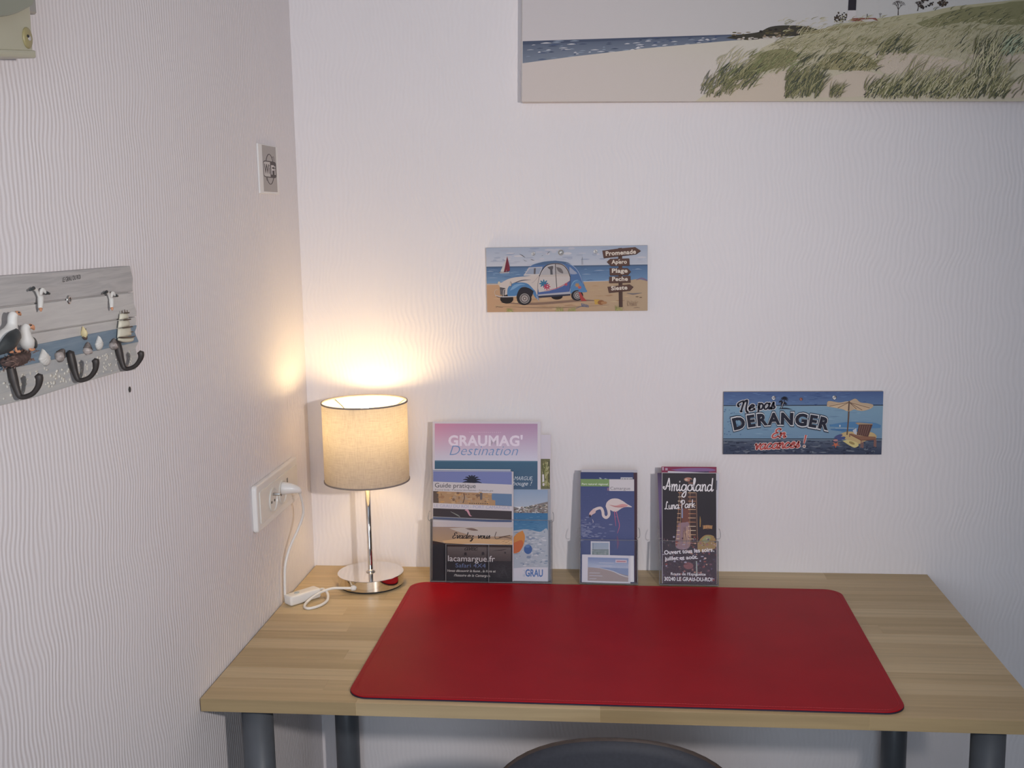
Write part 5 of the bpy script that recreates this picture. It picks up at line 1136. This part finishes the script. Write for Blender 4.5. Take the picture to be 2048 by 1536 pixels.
A.spl([(545, 960), (580, 900), (640, 860), (730, 880), (745, 1000), (640, 1050), (550, 1040)], (150, 118, 70)); A.spl([(590, 920), (640, 872), (690, 890), (640, 960)], (136, 140, 96)); A.line([(572, 770), (574, 700), (572, 650)], [10, 14, 4], (150, 112, 60)); A.ell(655, 770, 46, 26, (112, 76, 56), n=12)
for k in range(10): A.line([(610 + k * 10, 780 + abs(k - 5) * 3), (606 + k * 11, 750)], 5, (206, 150, 90), sm=False)
for k in range(170):
    x, y = R.uniform(160, 745), R.uniform(880, 1400); A.ell(x, y, R.uniform(3, 18), R.uniform(3, 12), R.choice([(110, 70, 84), (146, 96, 96), (176, 128, 110), (64, 46, 62), (96, 78, 112), (188, 150, 140), (132, 62, 62), (60, 48, 60), (150, 140, 160)]), n=7)
A.ell(440, 1215, 56, 40, (128, 76, 80), n=12); A.line([(305, 1180), (360, 1200), (440, 1195)], [3, 7, 3], (60, 46, 56)); A.line([(530, 1160), (535, 1330)], 12, (150, 156, 150), sm=False)
WH = (214, 208, 212)
A.script('Amigoland', 165, 720, 358, 72, WH, 12.5, slant=.06); A.script('Luna', 180, 342, 572, 44, WH, 9.5, slant=.1, rot=-.07); A.script('Park', 362, 512, 556, 44, WH, 9.5, slant=.1, rot=-.07)
A.text('Ouvert tous les soirs', 172, 712, 1090, 46, WH, off=.022, rot=-.078); A.text(',', 716, 728, 1046, 46, WH); A.text('juillet et août.', 178, 548, 1158, 42, WH, off=.022, rot=-.07)
A.text('Route de l\'Espiguette', 244, 632, 1324, 30, WH, off=.012); A.text('30240 LE GRAU-DU-ROI', 170, 704, 1388, 42, WH, off=.022)
A.build('print', t, INK_GLOSS)

# ------------------------------------------------------------------ the chair pushed up to the desk
chair = thing('chair', 'dark grey chair with a rounded backrest in front of the desk', 'chair', (0.637, -0.55, 0))
UPH = mat('dark_grey_fabric', (.026, .027, .036), .7, noise=(200, .12), bump=(700, .2, .0004)); PLY = mat('brown_plywood_edge', (.050, .034, .028), .5, noise=(80, .2)); STL = mat('dark_steel', (.10, .10, .11), .35, .7, noise=(40, .1))
def oval_panel(zc, a, b, th, y_mid, bend, infl=1.0, yoff=0.0):
    """rounded oval panel in the xz plane, bent about z, thickness along y"""
    bm = BM(); n = 56; rings = 7
    def P(r, k, s):
        an = 2 * pi * k / n; x = a * r * abs(cos(an)) ** .92 * (1 if cos(an) >= 0 else -1); z = b * r * abs(sin(an)) ** .92 * (1 if sin(an) >= 0 else -1)
        bulge = th / 2 * (1 - r ** 6 * .6)
        return (x, y_mid + bend * (x / a) ** 2 + s * bulge + yoff, zc + z)
    sides = []
    for s in (-1, 1):
        c = bm.verts.new(P(0, 0, s)); prev = None; all_ = []
        for j in range(1, rings + 1):
            r = (j / rings) ** .8; ring_v = [bm.verts.new(P(r, k, s)) for k in range(n)]
            for k in range(n):
                k2 = (k + 1) % n
                if prev is None: bm.faces.new([c, ring_v[k], ring_v[k2]])
                else: bm.faces.new([prev[k], ring_v[k], ring_v[k2], prev[k2]])
            prev = ring_v
        sides.append(prev)
    for k in range(n): bm.faces.new([sides[0][k], sides[0][(k + 1) % n], sides[1][(k + 1) % n], sides[1][k]])
    bmesh.ops.recalc_face_normals(bm, faces=bm.faces[:])
    return bm
BY = -0.205
back = obj('backrest', oval_panel(0.597, .1915, .1512, .012, BY, .028), PLY, chair, smooth=True)
obj('back_cover', oval_panel(0.5965, .1888, .1487, .010, BY, .028, yoff=-.0022), UPH, back, smooth=True)
obj('front_cover', oval_panel(0.5965, .1888, .1487, .014, BY, .028, yoff=.0040), UPH, back, smooth=True)
seat = obj('seat', prism(BM(), round_rect(-.205, .205, -.175, .235, .09, 8), 'z', .425, .438, bev=.004), PLY, chair)
obj('cushion', prism(BM(), round_rect(-.200, .200, -.170, .230, .088, 8), 'z', .4382, .466, bev=.010, seg=3), UPH, seat)
for sx in (-1, 1):
    obj('leg', sweep(BM(), [(sx * .170, .180, .424), (sx * .178, .192, .2), (sx * .186, .204, .006)], .0105, n=14, per=3), STL, chair, smooth=True)
    obj('leg', sweep(BM(), [(sx * .165, -.135, .424), (sx * .178, -.165, .2), (sx * .188, -.190, .006)], .0105, n=14, per=3), STL, chair, smooth=True)
    obj('back_post', sweep(BM(), [(sx * .11, -.120, .418), (sx * .11, -.165, .424), (sx * .11, -.180, .46), (sx * .105, -.1865, .54), (sx * .10, -.1875, .60)], .008, n=12, per=4), STL, chair, smooth=True)
